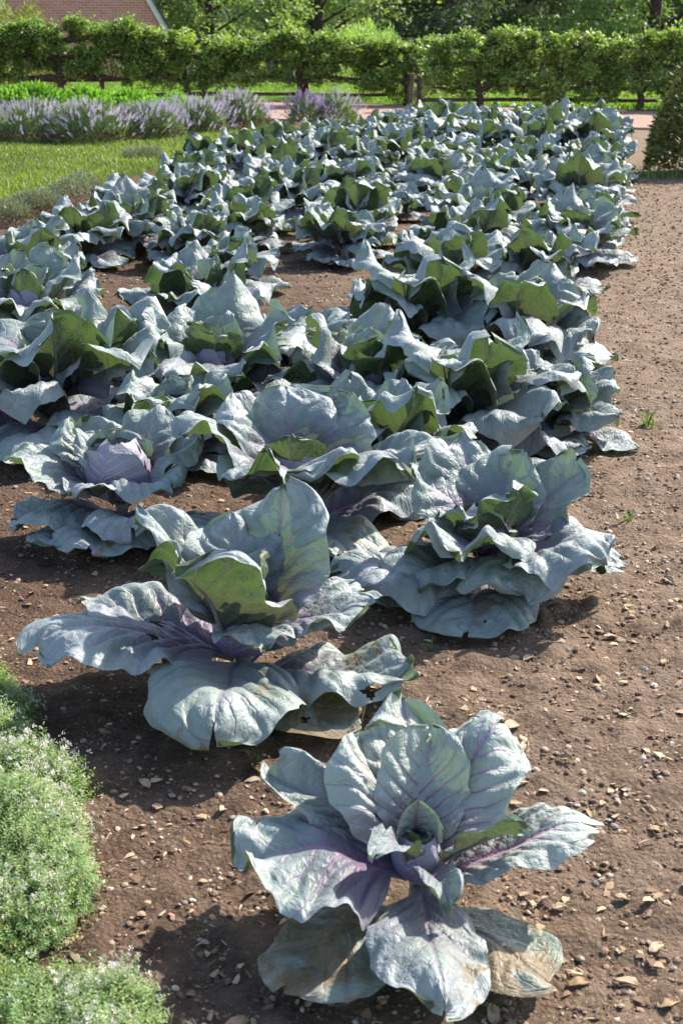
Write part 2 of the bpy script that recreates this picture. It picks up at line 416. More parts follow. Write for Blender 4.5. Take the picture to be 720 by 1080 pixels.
BLV = [(0, -.08, 0), (0, .08, 0), (.6, .05, .06), (.6, -.05, .06), (1, 0, .0)]
BLF3 = [(0, 1, 2), (0, 2, 3), (3, 2, 4)]
def grass(name, poly, N, hmin, hmax, c0, c1, label, z=.03):
    P = np.array([(p[0], p[1]) for p in poly]); lo = P.min(0); hi = P.max(0)
    q = rng.uniform(lo, hi, (N * 3, 2)); q = q[in_poly(q[:, 0], q[:, 1], P)][:N]; N = len(q)
    pos = np.column_stack([q, np.full(N, z)])
    cl = vn(q[:, 0] * 1.7, q[:, 1] * 1.7, 21) * .5 + .5
    M = rot_mats(rng.uniform(0, 6.28, N), rng.uniform(.5, 1.5, N), rng.uniform(-1, 1, N))
    f = np.clip(cl * .6 + rng.random(N) * .4, 0, 1)[:, None]
    cols = np.array(c0)[None] * (1 - f) + np.array(c1)[None] * f
    sc = rng.uniform(hmin, hmax, N) * (.6 + .7 * cl)
    o = scatter(name, BLV, BLF3, pos, M, np.column_stack([sc, sc * 1.6, sc]), cols, MAT['fol'])
    tag(o, label, 'grass', kind='stuff'); return o
grass('grass', [(p.x, p.y) for p in lawn_poly], 60000, .03, .075, (.10, .14, .035), (.25, .29, .085), 'short bright green ground cover left of the cabbages')
grass('verge_grass', [(-9, far_e(-9) + .05), (9, far_e(9) + .05), (11, 35.5), (-11, 35.5)], 45000, .05, .12, (.10, .19, .03), (.24, .36, .06), 'bright grass strip under the espalier hedge', .045)

# ------------------------------------------------------------------ cabbage leaves
def leaf_obj(seed, L, W, elev, bend, cup=.35, rec=.5, ruf=.045, nu=30, nv=25, z0=.08, az=0, mat='cab', holes=0, twist=0., asym=0., parent=None, r0=.018, bul=1.0, fold=0.):
    rs = np.random.default_rng(seed)
    nu = int(nu); nv = int(nv) | 1
    u = np.linspace(0, 1, nu) ** .92
    th = R(elev) - R(bend) * u ** 1.9 * 1.25 + .10 * np.sin(u * 5 + rs.uniform(0, 6)) * u
    du = np.diff(u, prepend=0) * L
    r = np.cumsum(np.cos(th) * du); z = np.cumsum(np.sin(th) * du)
    v = np.sin(np.linspace(-1, 1, nv) * math.pi / 2 * .86) / math.sin(math.pi / 2 * .86)
    U, Vv = np.meshgrid(u, v, indexing='ij')
    body = np.clip(1 - (np.abs(u - .56) / .445) ** 2.3, 0, 1) ** .5
    lowb = sstep(.0, .20, u)
    wid = W / 2 * np.maximum(body, 0) * (.35 + .65 * lowb)
    pet = (.016 + .05 * u) * (1 - sstep(.15, .4, u))
    wid = np.maximum(wid, pet)
    wid[-1] = W * .03
    WID = wid[:, None] * (1 + .10 * vn(U * 5 + 9, np.sign(Vv) * 3.3 + 0 * U, seed) + .05 * vn(U * 15, np.sign(Vv) * 5.3 + 0 * U, seed + 1))
    A = np.abs(Vv)
    tip = sstep(.70, 1.0, U)
    E = np.sqrt(np.clip(1 - (1 - A ** 2) * (1 - tip ** 2), 0, 1))
    psi = np.arctan2(Vv * WID, (U - .5) * L)
    k1, k2, k3 = rs.integers(4, 7), rs.integers(9, 13), rs.integers(17, 24)
    ph = rs.uniform(0, 6.28, 4)
    amp = .6 + .5 * vn(psi * 1.4, 0 * psi, seed + 5)
    ruff = W * ruf * E ** 3.2 * (1.5 * np.sin(k1 * psi + ph[0]) + .8 * amp * np.sin(k2 * psi + ph[1] + 1.5 * E) + .30 * amp * np.sin(k3 * psi + ph[2])) * sstep(.1, .35, U)
    off_y = WID * Vv * (1 - .22 * cup * A ** 2)
    cupn = cup * (1 + .3 * rs.uniform(-1, 1) * np.sign(Vv))
    h = WID * (.75 * cupn * A ** 1.5 - rec * .55 * A ** 4) + fold * WID * A
    # blistered tissue between the side veins, sunken veins
    t = 7 * (U - .34 * A ** .85) + .45 * (Vv > 0) + .5 * vn(U * 3, Vv * 3, seed + 3)
    d = np.abs(((t + .5) % 1.0) - .5)
    bl = sstep(0, .35, d) * sstep(0.02, .35, A) * (1 - .5 * E ** 4) * sstep(.1, .3, U)
    h = h + bul * W * (.027 * bl + .006 * vn(U * 11, Vv * 7, seed + 7) * (A > .02) * sstep(.1, .3, U))
    h = h - W * .02 * np.exp(-(A / .07) ** 2) * sstep(.05, .2, U)
    h = h + L * .105 * vn(U * 2.2 + 4, Vv * 1.6, seed + 11) * sstep(.15, .6, U) + ruff
    off_y = off_y + L * .03 * vn(U * 2.0, 7.7 + 0 * U, seed + 13) * sstep(.1, .5, U) + asym * L * U ** 2
    tw = twist * U
    ct, st = np.cos(tw), np.sin(tw)
    oy = off_y * ct - h * st; oh = off_y * st + h * ct
    ext = L * .06 * vn(Vv * 2.4, 2.2 + 0 * U, seed + 15) * tip + L * .025 * vn(Vv * 7, 1.2 + 0 * U, seed + 16) * tip
    ext = ext - L * .05 * np.exp(-(Vv / .25) ** 2) * tip * (rs.random() < .4)
    TX = np.cos(th)[:, None]; TZ = np.sin(th)[:, None]
    x = r0 + r[:, None] - TZ * oh + TX * ext
    zz = z0 + z[:, None] + TX * oh + TZ * ext
    lim = .016 + .010 * vn(x * 9, oy * 9, seed + 2) + .012 * E
    zz = np.where(zz < lim + .03, lim + .03 * np.exp((zz - lim - .03) / .03), zz)
    V3 = np.stack([x, oy, zz], -1).reshape(-1, 3)
    UV = np.stack([U, Vv * .5 + .5], -1).reshape(-1, 2)
    idx = np.arange(nu * nv).reshape(nu, nv)
    q = np.stack([idx[:-1, :-1], idx[1:, :-1], idx[1:, 1:], idx[:-1, 1:]], -1)
    keep = np.ones(q.shape[:2], bool)
    for k in range(holes):
        hu, hv = rs.uniform(.35, .97), rs.uniform(-1, 1); hr = rs.uniform(.012, .035) * (1.6 if abs(hv) > .75 or hu > .88 else 1)
        uc = (U[:-1, :-1] + U[1:, 1:]) / 2; vcn = (Vv[:-1, :-1] + Vv[1:, 1:]) / 2
        dd = np.hypot(uc - hu, (vcn - hv) * .5) * (1 + .5 * vn(uc * 30, vcn * 30, seed + k))
        keep &= dd > hr
    q = q[keep].reshape(-1, 4)
    # thick rib under the blade
    nr = min(nu - 4, int(nu * .8)); m = nv // 2; ring = []
    for i in range(nr):
        c = np.array([x[i, m], oy[i, m], zz[i, m]]); rr = (.0075 if L > .2 else .005) * (1 - i / nr) ** .8 * (L / .38) + .0006
        nrm = np.array([-math.sin(th[i]), 0, math.cos(th[i])])
        for k in range(6):
            an = 2 * math.pi * k / 6
            ring.append(c - nrm * rr * .75 + nrm * rr * .9 * math.sin(an) + np.array([0, 1, 0]) * rr * 1.2 * math.cos(an))
    b = len(V3); rq = []
    for i in range(nr - 1):
        for k in range(6): rq.append((b + i * 6 + k, b + i * 6 + (k + 1) % 6, b + (i + 1) * 6 + (k + 1) % 6, b + (i + 1) * 6 + k))
    V3 = np.concatenate([V3, np.array(ring)]); UV = np.concatenate([UV, np.full((len(ring), 2), .5)])
    V3[:, 2] = np.maximum(V3[:, 2], .004)
    o = mesh_np('leaf', V3, [q, np.array(rq)], [MAT[mat], MAT['rib']], parent, True, uv=UV, midx=np.concatenate([np.zeros(len(q)), np.ones(len(rq))]))
    o.rotation_euler = (0, 0, R(az))
    return o

def head_obj(seed, rad, z0, parent, wraps=5, open_=0.):
    """tight heart of overlapping purple leaves: closed bowl plus wrapper leaves, one mesh"""
    rs = np.random.default_rng(seed)
    VV = []; QQ = []; UU = []; b = 0
    n = 26
    for k in range(wraps + 3):
        az = k * 2.399 + rs.uniform(-.2, .2)
        s = 1.0 + .045 * k; span = rs.uniform(1.15, 1.45)
        uu = np.linspace(0, 1, n); vv = np.linspace(-1, 1, n)
        U, V = np.meshgrid(uu, vv, indexing='ij')
        top = rs.uniform(.80, .98) - .05 * k
        lat = (-.45 + (top + .45) * U) * math.pi / 2 * 1.02
        wob = 1 + .03 * vn(U * 4, V * 4, seed + k) + .03 * np.sin(8 * (U - .3 * np.abs(V)) * 3.1)
        lon = V * span * (1 - .25 * U ** 3)
        rr = rad * s * (1 + (wob - 1) * .5) * (1 + .09 * (U ** 6) * (k > 2) + .10 * (np.abs(V) ** 6) + open_ * U ** 2 * .3)
        lat = lat - .12 * np.abs(V) ** 3 * U
        x = rr * np.cos(lat) * np.cos(lon); y = rr * np.cos(lat) * np.sin(lon); z = rr * np.sin(lat) * 1.05
        X_ = x * math.cos(az) - y * math.sin(az); Y_ = x * math.sin(az) + y * math.cos(az)
        VV.append(np.stack([X_, Y_, z + z0], -1).reshape(-1, 3)); UU.append(np.stack([U, V * .5 + .5], -1).reshape(-1, 2))
        idx = b + np.arange(n * n).reshape(n, n); b += n * n
        QQ.append(np.stack([idx[:-1, :-1], idx[:-1, 1:], idx[1:, 1:], idx[1:, :-1]], -1).reshape(-1, 4))
    # outside of the ball shows the bloom side: orient outward
    return mesh_np('head', np.concatenate(VV), [np.concatenate(QQ)], MAT['head'], parent, True, uv=np.concatenate(UU))

def stalk_obj(parent, h=.13):
    return MB().tube([(0, 0, -.03), (.003, 0, h * .5), (0, 0, h)], [.022, .019, .024], 10).build('stalk', MAT['stalk'], parent, True)

def plant_from(specs, loc, label, head=(.062, .17), hi=True, group='red cabbages growing in the bed', seed=0, scale=1.0, name='cabbage', ls=1.0, ws=1.0, dz=0.0):
    t = empty(name, loc, 0, label, 'cabbage', group)
    t.scale = (scale,) * 3
    stalk_obj(t)
    for i, s in enumerate(specs):
        d = dict(nu=52, nv=45) if hi else dict(nu=30, nv=27)
        d.update(s); d['L'] *= ls; d['W'] *= ws; d['z0'] = max(.03, d.get('z0', .08) - dz); leaf_obj(seed * 100 + i + 1, parent=t, **d)
    if head: head_obj(seed, head[0], head[1], t)
    return t

def S(az, elev, bend, L, W, **k): return dict(az=az, elev=elev, bend=bend, L=L, W=W, **k)

# nearest cabbage
p = at(440, 968)
A_ = plant_from([
    S(122, 58, 22, .28, .26, mat='cabv', z0=.10, cup=.25, rec=.25, ruf=.03, nu=70, nv=55),
    S(95, 52, 18, .36, .22, mat='cabv', z0=.08, cup=.3, rec=.3),
    S(80, 68, 18, .25, .20, mat='cabv', z0=.11, cup=.5, rec=.25, nu=60, nv=50),
    S(46, 54, 28, .31, .25, mat='cabv', z0=.10, cup=.25, rec=.35, nu=70, nv=55),
    S(66, 40, 18, .36, .23, mat='cabv', z0=.07, cup=.3),
    S(0, 26, 26, .33, .22, mat='cabv', z0=.08, cup=.25, rec=.25, nu=70, nv=55, ruf=.035),
    S(188, 26, 26, .345, .37, mat='cabp', z0=.09, cup=.12, rec=.5, nu=75, nv=60, holes=2),
    S(152, 36, 20, .35, .15, mat='cab', z0=.08, cup=.2),
    S(274, 14, 30, .40, .21, mat='cabold', z0=.08, cup=.1, rec=.5, nu=70, nv=55, holes=1),
    S(310, 3, 16, .32, .22, mat='cabdead', z0=.03, cup=.0, rec=.6, holes=2),
    S(226, 4, 14, .36, .26, mat='cabdead', z0=.04, cup=.1, rec=.5, holes=2),
    S(236, 58, 40, .19, .09, mat='cab', z0=.10, cup=.9, rec=.2),
    S(348, 44, 26, .22, .10, mat='cabv', z0=.10, cup=.6, rec=.2),
    S(285, 36, 50, .20, .09, mat='cab', z0=.10, cup=.8, rec=.3),
    S(205, 80, -10, .08, .08, mat='cabv', z0=.11, cup=.9, rec=.0, ruf=.02),
    S(330, 80, -10, .07, .08, mat='cabv', z0=.11, cup=1.0, rec=.0, ruf=.02),
    S(95, 80, -20, .13, .11, mat='cabv', z0=.11, cup=.9, rec=.0, ruf=.02),
], p, 'nearest cabbage, open rosette with vivid purple veins and a brown withered leaf in front', head=(.034, .125), seed=1, ls=.90, ws=.92)

# second cabbage, on the left
p = at(256, 722)
plant_from([
    S(152, 58, 26, .44, .25, z0=.13, cup=.4, rec=.35, ruf=.04),
    S(234, 58, 6, .38, .42, z0=.13, cup=.5, rec=.35, mat='cab', ruf=.05, nu=70, nv=55, holes=3),
    S(100, 72, 30, .32, .30, z0=.14, cup=.5, rec=.5, ruf=.06),
    S(55, 62, 8, .44, .36, z0=.12, cup=.25, rec=.35, mat='cabp', nu=70, nv=55),
    S(350, 44, 55, .38, .27, z0=.13, cup=.2, rec=.5, ruf=.06),
    S(338, 16, 28, .46, .34, z0=.06, cup=.2, rec=.5, mat='cabold', nu=70, nv=55, holes=2),
    S(266, 20, 36, .50, .38, z0=.09, cup=.15, rec=.5, mat='cabold', nu=80, nv=60, ruf=.03),
    S(198, 22, 32, .55, .36, z0=.10, cup=.2, rec=.55, nu=80, nv=60, ruf=.04, holes=2),
    S(168, 26, 22, .44, .33, z0=.09, cup=.2, rec=.5, nu=60, nv=50),
    S(312, 6, 18, .42, .25, z0=.05, cup=.1, rec=.5, mat='cabdead', holes=3),
    S(28, 36, 20, .38, .18, z0=.08, cup=.3),
    S(285, 48, 60, .27, .2, z0=.14, cup=.2, rec=.4),
    S(15, 78, 6, .24, .22, z0=.14, cup=.7, rec=.35),
    S(240, 82, -10, .2, .2, z0=.14, cup=.7, rec=.2),
], p, 'large pale cabbage with broad leaves spread flat, second from the front on the left', head=(.05, .14), seed=2, ls=.88, ws=.97, dz=.02)

# third, right
p = at(508, 626)
plant_from([
    S(150, 60, 30, .36, .27, z0=.16, cup=.4, rec=.5, ruf=.05),
    S(238, 62, 20, .22, .24, z0=.16, cup=.6, rec=.4),
    S(22, 48, 8, .44, .27, z0=.14, cup=.25, rec=.3, mat='cabp'),
    S(322, 34, 50, .44, .40, z0=.16, cup=.15, rec=.5, ruf=.05, nu=80, nv=64, holes=2),
    S(258, 14, 30, .44, .33, z0=.08, cup=.1, rec=.6, mat='cabold', nu=70, nv=55, holes=1),
    S(205, 20, 32, .46, .34, z0=.10, cup=.15, rec=.6, ruf=.05),
    S(252, 42, 52, .34, .36, z0=.18, cup=.25, rec=.6, ruf=.06),
    S(100, 62, 26, .44, .33, z0=.14, cup=.4, rec=.4),
    S(352, 22, 30, .44, .22, z0=.10, cup=.2, mat='cabp'),
    S(285, 24, 44, .36, .34, z0=.15, cup=.15, rec=.5),
    S(222, 26, 44, .36, .32, z0=.14, cup=.15, rec=.5),
    S(305, 66, 10, .27, .26, z0=.17, cup=.45, rec=.35, mat='cabp'),
    S(60, 66, 24, .36, .27, z0=.15, cup=.4, rec=.4),
    S(180, 10, 20, .44, .32, z0=.06, cup=.1, rec=.5, mat='cabold'),
], p, 'cabbage at the right edge of the bed with a big crinkled leaf over bare soil', head=(.055, .19), seed=3, ls=.86, ws=1.0, dz=.05)

# left, small tight head
p = at(130, 562)
plant_from([
    S(185, 42, 32, .40, .28, z0=.13, cup=.25, rec=.5, mat='cabp'),
    S(228, 12, 22, .36, .17, z0=.07, cup=.2, rec=.5),
    S(242, 46, 40, .26, .22, z0=.13, cup=.5, rec=.5, mat='cab'),
    S(318, 44, 44, .28, .26, z0=.13, cup=.4, rec=.6),
    S(285, 20, 30, .34, .26, z0=.10, cup=.2, rec=.5),
    S(60, 60, 22, .36, .22, z0=.13, cup=.3, mat='cabp'),
    S(15, 52, 30, .34, .24, z0=.12, cup=.4, rec=.5),
    S(130, 56, 26, .34, .27, z0=.13, cup=.4, rec=.5, mat='cabp'),
    S(160, 66, 14, .26, .2, z0=.15, cup=.5, mat='cabp'),
    S(262, 10, 26, .34, .28, z0=.09, cup=.1, rec=.5, mat='cabold'),
    S(200, 16, 30, .36, .28, z0=.10, cup=.1, rec=.5),
    S(330, 12, 20, .38, .26, z0=.06, cup=.1, rec=.5, mat='cabold'),
    S(100, 74, -8, .22, .24, z0=.15, cup=.6, rec=.2, mat='cabp'),
], p, 'violet-tinted cabbage with a plump closed head at the left edge of the bed', head=(.078, .20), seed=4, ls=.9, ws=1.05, dz=.03)

# centre, wide flaring front leaf
p = at(318, 562)
plant_from([
    S(188, 48, 24, .44, .36, z0=.14, cup=.35, rec=.35, nu=64, nv=50),
    S(262, 46, 26, .36, .44, z0=.15, cup=.45, rec=.75, ruf=.06, nu=64, nv=56),
    S(318, 42, 30, .42, .36, z0=.14, cup=.4, rec=.6, ruf=.06),
    S(62, 62, 10, .35, .31, z0=.15, cup=.3, rec=.35, mat='cabp'),
    S(110, 68, 10, .34, .3, z0=.15, cup=.5, rec=.5),
    S(150, 60, 30, .36, .3, z0=.14, cup=.4, rec=.5),
    S(355, 40, 30, .44, .32, z0=.12, cup=.3, rec=.5),
    S(220, 14, 26, .42, .32, z0=.08, cup=.1, rec=.5, mat='cabold'),
    S(290, 12, 22, .42, .32, z0=.08, cup=.1, rec=.5, mat='cabold'),
    S(250, 74, 4, .2, .2, z0=.16, cup=.8, rec=.5),
    S(30, 14, 22, .4, .3, z0=.06, cup=.1, rec=.5),
], p, 'cabbage with a wide flaring pale-rimmed leaf behind the large pale cabbage', head=(.06, .19), seed=5, ls=1.02, ws=1.12, dz=.03)

# ---- further plants: a handful of source plants, copied with all their leaves
def random_specs(seed, big=1.0):
    rs = random.Random(seed); sp = []; a = rs.uniform(0, 360)
    k = 0
    def nxt():
        nonlocal a, k
        a += 137.5 + rs.uniform(-18, 18); k += 1; return a % 360
    for _ in range(5): sp.append(S(nxt(), rs.uniform(8, 22), rs.uniform(22, 40), rs.uniform(.38, .47) * big, rs.uniform(.28, .36) * big, z0=rs.uniform(.05, .09), cup=rs.uniform(.05, .25), rec=.5, ruf=.05, mat=rs.choice(['cabold', 'cab', 'cab'])))
    for _ in range(6): sp.append(S(nxt(), rs.uniform(36, 54), rs.uniform(26, 62), rs.uniform(.38, .47) * big, rs.uniform(.32, .42) * big, z0=rs.uniform(.10, .16), cup=rs.uniform(.1, .4), rec=rs.uniform(.5, .9), ruf=.065, holes=rs.choice([0, 1]), twist=rs.uniform(-.4, .4)))
    for _ in range(4): sp.append(S(nxt(), rs.uniform(58, 72), rs.uniform(8, 42), rs.uniform(.36, .45) * big, rs.uniform(.32, .40) * big, z0=rs.uniform(.12, .16), cup=rs.uniform(.1, .42), rec=rs.uniform(.5, .95), ruf=.065, mat=rs.choice(['cab', 'cabp', 'cab']), twist=rs.uniform(-.35, .35)))
    for _ in range(3): sp.append(S(nxt(), rs.uniform(68, 82), rs.uniform(-6, 22), rs.uniform(.22, .30) * big, rs.uniform(.22, .27) * big, z0=.17, cup=.6, rec=.4, ruf=.05, mat='cabp'))
    return sp
protos = []
def put_cabbage(x, y, rz, sc, label, k, group='red cabbages growing in the bed'):
    z = gz(x, y)
    if k >= len(protos):
        t = plant_from(random_specs(900 + k * 7, .88), (x, y, z), label, head=(.055 + .02 * (k % 3) / 2, .20), hi=False, seed=40 + k, dz=.045)
        protos.append(t); r = t
    else:
        src = protos[k]; r = src.copy(); COL.objects.link(r); r['label'] = label
        for ch in src.children:
            c = ch.copy(); COL.objects.link(c); c.parent = r
    r.location = (x, y, z); r.rotation_euler = (0, 0, rz); r.scale = (sc, sc, sc * random.uniform(.95, 1.1)); r['group'] = group
    return r
random.seed(11)
NP = 12
named = [
    (58, 456, 1.12, 'cabbage at the far left with a broad low leaf, behind the violet one'),
    (228, 440, 1.0, 'cabbage with large upright leaves, left of the bed centre'),
    (385, 452, .9, 'mid-bed cabbage directly behind the one with the wide flaring leaf'),
    (485, 466, 1.0, 'cabbage with wavy green leaves just behind the right-edge one'),
    (580, 455, .7, 'low cabbage whose pointed leaf reaches out onto the path on the right'),
    (186, 482, .72, 'small cabbage squeezed in just right of the violet one'),
    (408, 508, .8, 'cabbage wedged directly behind the right-edge one, mostly hidden'),
    (238, 303, .78, 'small cabbage beyond the one standing in the bare soil gap'),
    (35, 372, .9, 'cabbage cut by the left edge of the picture, in front of the soil gap'),
    (140, 402, .62, 'low cabbage crowded between two bigger ones left of the bed centre'),
    (215, 345, .95, 'cabbage with two tall fan-like leaves standing in the bare soil gap'),
    (318, 402, .75, 'cabbage in the bed centre just below the bare soil gap'),
    (440, 372, 1.05, 'broad cabbage right of the bed centre with a cupped outer leaf'),
    (545, 380, 1.0, 'cabbage overhanging the path with a dark bowl of leaves, upper right'),
    (28, 305, .9, 'cabbage at the left edge of the picture beyond the soil gap'),
    (565, 306, .9, 'bright green-leaved cabbage on the right edge, mid-way up the bed'),
    (470, 312, .95, 'cabbage just beyond the cupped one, right of the bed centre'),
]
i = 0
for (px, py, sc, lab) in named:
    q = at(px, py + 8); put_cabbage(q.x, q.y, random.uniform(0, 6.28), sc * 1.15, lab, i if i < NP else random.randrange(NP)); i += 1
# regular rows up to the brick path
ordn = ['first', 'second', 'third', 'fourth', 'fifth', 'sixth', 'seventh', 'eighth', 'ninth', 'tenth', 'eleventh', 'twelfth', 'thirteenth', 'fourteenth', 'fifteenth', 'sixteenth']
rows = [9.15, 9.8, 10.6, 11.45, 12.3, 13.2, 14.1, 15.0, 15.9, 16.8, 17.7, 18.5, 19.3]
def xl(y):
    pts = [(8.9, -1.7), (10, -1.55), (11.2, -1.4), (12.3, -1.3), (14, -1.4), (15.5, -1.0), (16.8, -.35), (18.5, .55), (19.3, 1.1)]
    return float(np.interp(y, [a for a, b in pts], [b for a, b in pts]))
def xr(y): return float(np.interp(y, [8.9, 11, 13, 16, 19], [1.5, 1.85, 2.25, 2.8, 3.25]))
nr = len(rows)
for ri, y in enumerate(rows):
    a, b = xl(y), xr(y); n = max(3, int(round((b - a) / .74)) + 1)
    if ri % 2: a += .12
    for k in range(n):
        x = a + (b - a) * k / (n - 1) + random.uniform(-.08, .08)
        yy = y + random.uniform(-.1, .1)
        lab = 'cabbage in the %s row from the brick path, %s from the left' % (ordn[nr - 1 - ri], ordn[k])
        put_cabbage(x, yy, random.uniform(0, 6.28), random.uniform(.9, 1.12) * (1.2 if x > 1.2 and y > 15 else 1), lab, random.randrange(NP))

# ------------------------------------------------------------------ soil crumbs, stones, dry leaves
ICO = []
ph = (1 + 5 ** .5) / 2
icoV = np.array([(-1, ph, 0), (1, ph, 0), (-1, -ph, 0), (1, -ph, 0), (0, -1, ph), (0, 1, ph), (0, -1, -ph), (0, 1, -ph), (ph, 0, -1), (ph, 0, 1), (-ph, 0, -1), (-ph, 0, 1)]) / 1.9
icoV = icoV * np.random.default_rng(3).uniform(.75, 1.2, (12, 1))
icoF = [(0, 11, 5), (0, 5, 1), (0, 1, 7), (0, 7, 10), (0, 10, 11), (1, 5, 9), (5, 11, 4), (11, 10, 2), (10, 7, 6), (7, 1, 8), (3, 9, 4), (3, 4, 2), (3, 2, 6), (3, 6, 8), (3, 8, 9), (4, 9, 5), (2, 4, 11), (6, 2, 10), (8, 6, 7), (9, 8, 1)]
def crumbs(name, N, s0, s1, pal, label, xmin=-2.6, xmax=4.2, seed=1, right=1.5, flat=.6, lift=.25):
    rg = np.random.default_rng(seed)
    y = 1.55 + 14 * rg.random(N) ** 2.0; xw = y * .30 + .25
    x = rg.uniform(-1, 1, N) * xw
    dens = .35 + .65 * sstep(-.8, .8, x + .5 * vn(x * 1.5, y * 1.5, 3)) * 1.0
    cl = vn(x * 2.3, y * 2.3, 17) * .5 + .5
    k = rg.random(N) < dens * (.4 + .6 * cl); x = x[k]; y = y[k]; n = len(x)
    s = s0 + (s1 - s0) * rg.random(n) ** 3; s = s * (1 + .08 * y)
    pos = np.column_stack([x, y, ground_h(x, y) + s * lift])
    M = rot_mats(rg.uniform(0, 6.28, n), rg.normal(0, .3, n), rg.normal(0, .3, n))
    P = np.array(pal); c = P[rg.integers(0, len(P), n)] * rg.uniform(.75, 1.2, (n, 1))
    o = scatter(name, icoV, icoF, pos, M, np.column_stack([s, s * rg.uniform(.6, 1, n), s * flat * rg.uniform(.6, 1.1, n)]), c, MAT['crumb'], smooth=False)
    tag(o, label, 'gravel', kind='stuff'); return o
crumbs('soil_crumbs', 110000, .0014, .0080, [(.15, .098, .068), (.21, .145, .10), (.12, .078, .054), (.27, .19, .14), (.18, .115, .08)], 'loose brown crumbs of earth over the bed and path', seed=1)
crumbs('gravel', 42000, .0015, .0090, [(.40, .31, .23), (.48, .40, .31), (.32, .24, .17), (.26, .22, .19), (.34, .22, .15)], 'fine pale grit scattered over the soil', seed=2)
def straw(N, seed):
    rg = np.random.default_rng(seed)
    y = 1.6 + 9 * rg.random(N) ** 1.7; x = rg.uniform(-1, 1, N) * (y * .3 + .2)
    s = rg.uniform(.006, .028, N)
    pos = np.column_stack([x, y, ground_h(x, y) + .006])
    M = rot_mats(rg.uniform(0, 6.28, N), rg.normal(0, .18, N), rg.uniform(-.5, .5, N))
    P = np.array([(.34, .24, .15), (.20, .13, .08), (.45, .34, .22)]); c = P[rg.integers(0, 3, N)]
    o = scatter('plant_litter', [(0, -.5, 0), (0, .5, 0), (.5, .4, .12), (.5, -.5, .1), (1, .1, .02)], BLF3, pos, M, np.column_stack([s, s * np.where(rg.random(N) < .45, rg.uniform(.35, .8, N), rg.uniform(.05, .2, N)), s * .6]), c, MAT['crumb'])
    tag(o, 'fine broken straw and bark bits on the soil', 'litter', kind='stuff')
straw(6500, 5)

def dry_leaf(px, py, L, rz, mat, label, group, seed):
    rs = np.random.default_rng(seed); q = at(px, py); n = 11; m = 7
    U, V = np.meshgrid(np.linspace(0, 1, n), np.linspace(-1, 1, m), indexing='ij')
    wd = .24 * L * np.sin(np.pi * U ** .85) ** .8 + .0012
    wd = wd * (1 + .15 * vn(U * 5, np.sign(V), seed))
    z = .005 + .10 * L * (V ** 2) * rs.uniform(.3, 1.6) + .10 * L * np.sin(U * 3.2) + .05 * L * vn(U * 4, V * 2, seed)
    P = np.stack([(U - .5) * L, V * wd, z], -1).reshape(-1, 3)
    idx = np.arange(n * m).reshape(n, m); qd = np.stack([idx[:-1, :-1], idx[1:, :-1], idx[1:, 1:], idx[:-1, 1:]], -1).reshape(-1, 4)
    o = mesh_np('dry_leaf', P, [qd], MAT[mat]); o.location = (q.x, q.y, gz(q.x, q.y)); o.rotation_euler = (rs.normal(0, .15), rs.normal(0, .15), rz)
    sm = o.modifiers.new('thickness', 'SOLIDIFY'); sm.thickness = .0012
    tag(o, label, 'leaf', group); return o
DL = [(388, 727, .045, 'paleleaf'), (300, 718, .05, 'dryleaf'), (537, 770, .05, 'paleleaf'), (597, 803, .04, 'dryleaf'), (553, 790, .035, 'paleleaf'), (266, 823, .045, 'paleleaf'), (272, 812, .05, 'dryleaf'), (692, 993, .04, 'paleleaf'), (660, 1028, .05, 'paleleaf'),
      (175, 1070, .06, 'dryleaf'), (643, 670, .04, 'paleleaf'), (680, 795, .035, 'paleleaf'), (556, 700, .04, 'paleleaf'), (590, 682, .04, 'paleleaf'), (545, 712, .03, 'dryleaf'), (610, 1030, .05, 'dryleaf'), (705, 610, .04, 'paleleaf'), (640, 880, .045, 'dryleaf'),
      (575, 1005, .04, 'paleleaf'), (622, 855, .04, 'dryleaf'), (590, 950, .035, 'paleleaf'), (152, 826, .04, 'paleleaf'), (215, 905, .03, 'dryleaf'), (690, 870, .04, 'dryleaf'), (520, 1062, .05, 'paleleaf'), (250, 1072, .05, 'dryleaf'), (490, 745, .035, 'dryleaf'),
      (700, 700, .04, 'dryleaf'), (665, 650, .03, 'dryleaf'), (632, 720, .04, 'dryleaf'), (705, 1050, .05, 'dryleaf'), (108, 770, .03, 'dryleaf'), (235, 848, .03, 'paleleaf'), (655, 940, .03, 'paleleaf')]
ORD = ['lowest', 'second lowest', 'third lowest', 'fourth lowest', 'fifth lowest', 'sixth lowest', 'seventh lowest', 'eighth lowest', 'ninth lowest', 'tenth lowest', 'eleventh lowest', 'twelfth lowest', 'thirteenth lowest', 'fourteenth lowest', 'fifteenth lowest', 'sixteenth lowest', 'seventeenth lowest', 'eighteenth lowest', 'nineteenth lowest', 'twentieth lowest']
def zone(px, py): return 0 if px < 300 else (1 if py < 760 else 2)
def rank(lst, k, same):
    return ORD[sum(1 for e_ in lst if same(e_) and e_[1] > lst[k][1])]
for k, (px, py, L, mt) in enumerate(DL):
    pale = mt == 'paleleaf'
    if px < 300: w_ = 'between thyme and cabbages'; gname = 'dry leaves on the soil by the thyme'
    elif py < 760: w_ = 'below the right-edge cabbage'; gname = 'dry leaves below the right-edge cabbage'
    else: w_ = 'right of the nearest cabbage'; gname = 'dry leaves right of the nearest cabbage'
    dry_leaf(px, py, L * rng.uniform(.7, 1.05), k * 1.9, mt, ('pale dead leaf ' if pale else 'brown dead leaf ') + w_ + ', ' + rank(DL, k, lambda e_: e_[3] == mt and zone(e_[0], e_[1]) == zone(px, py)) + ' such leaf', gname + (', pale' if pale else ', brown'), 60 + k)

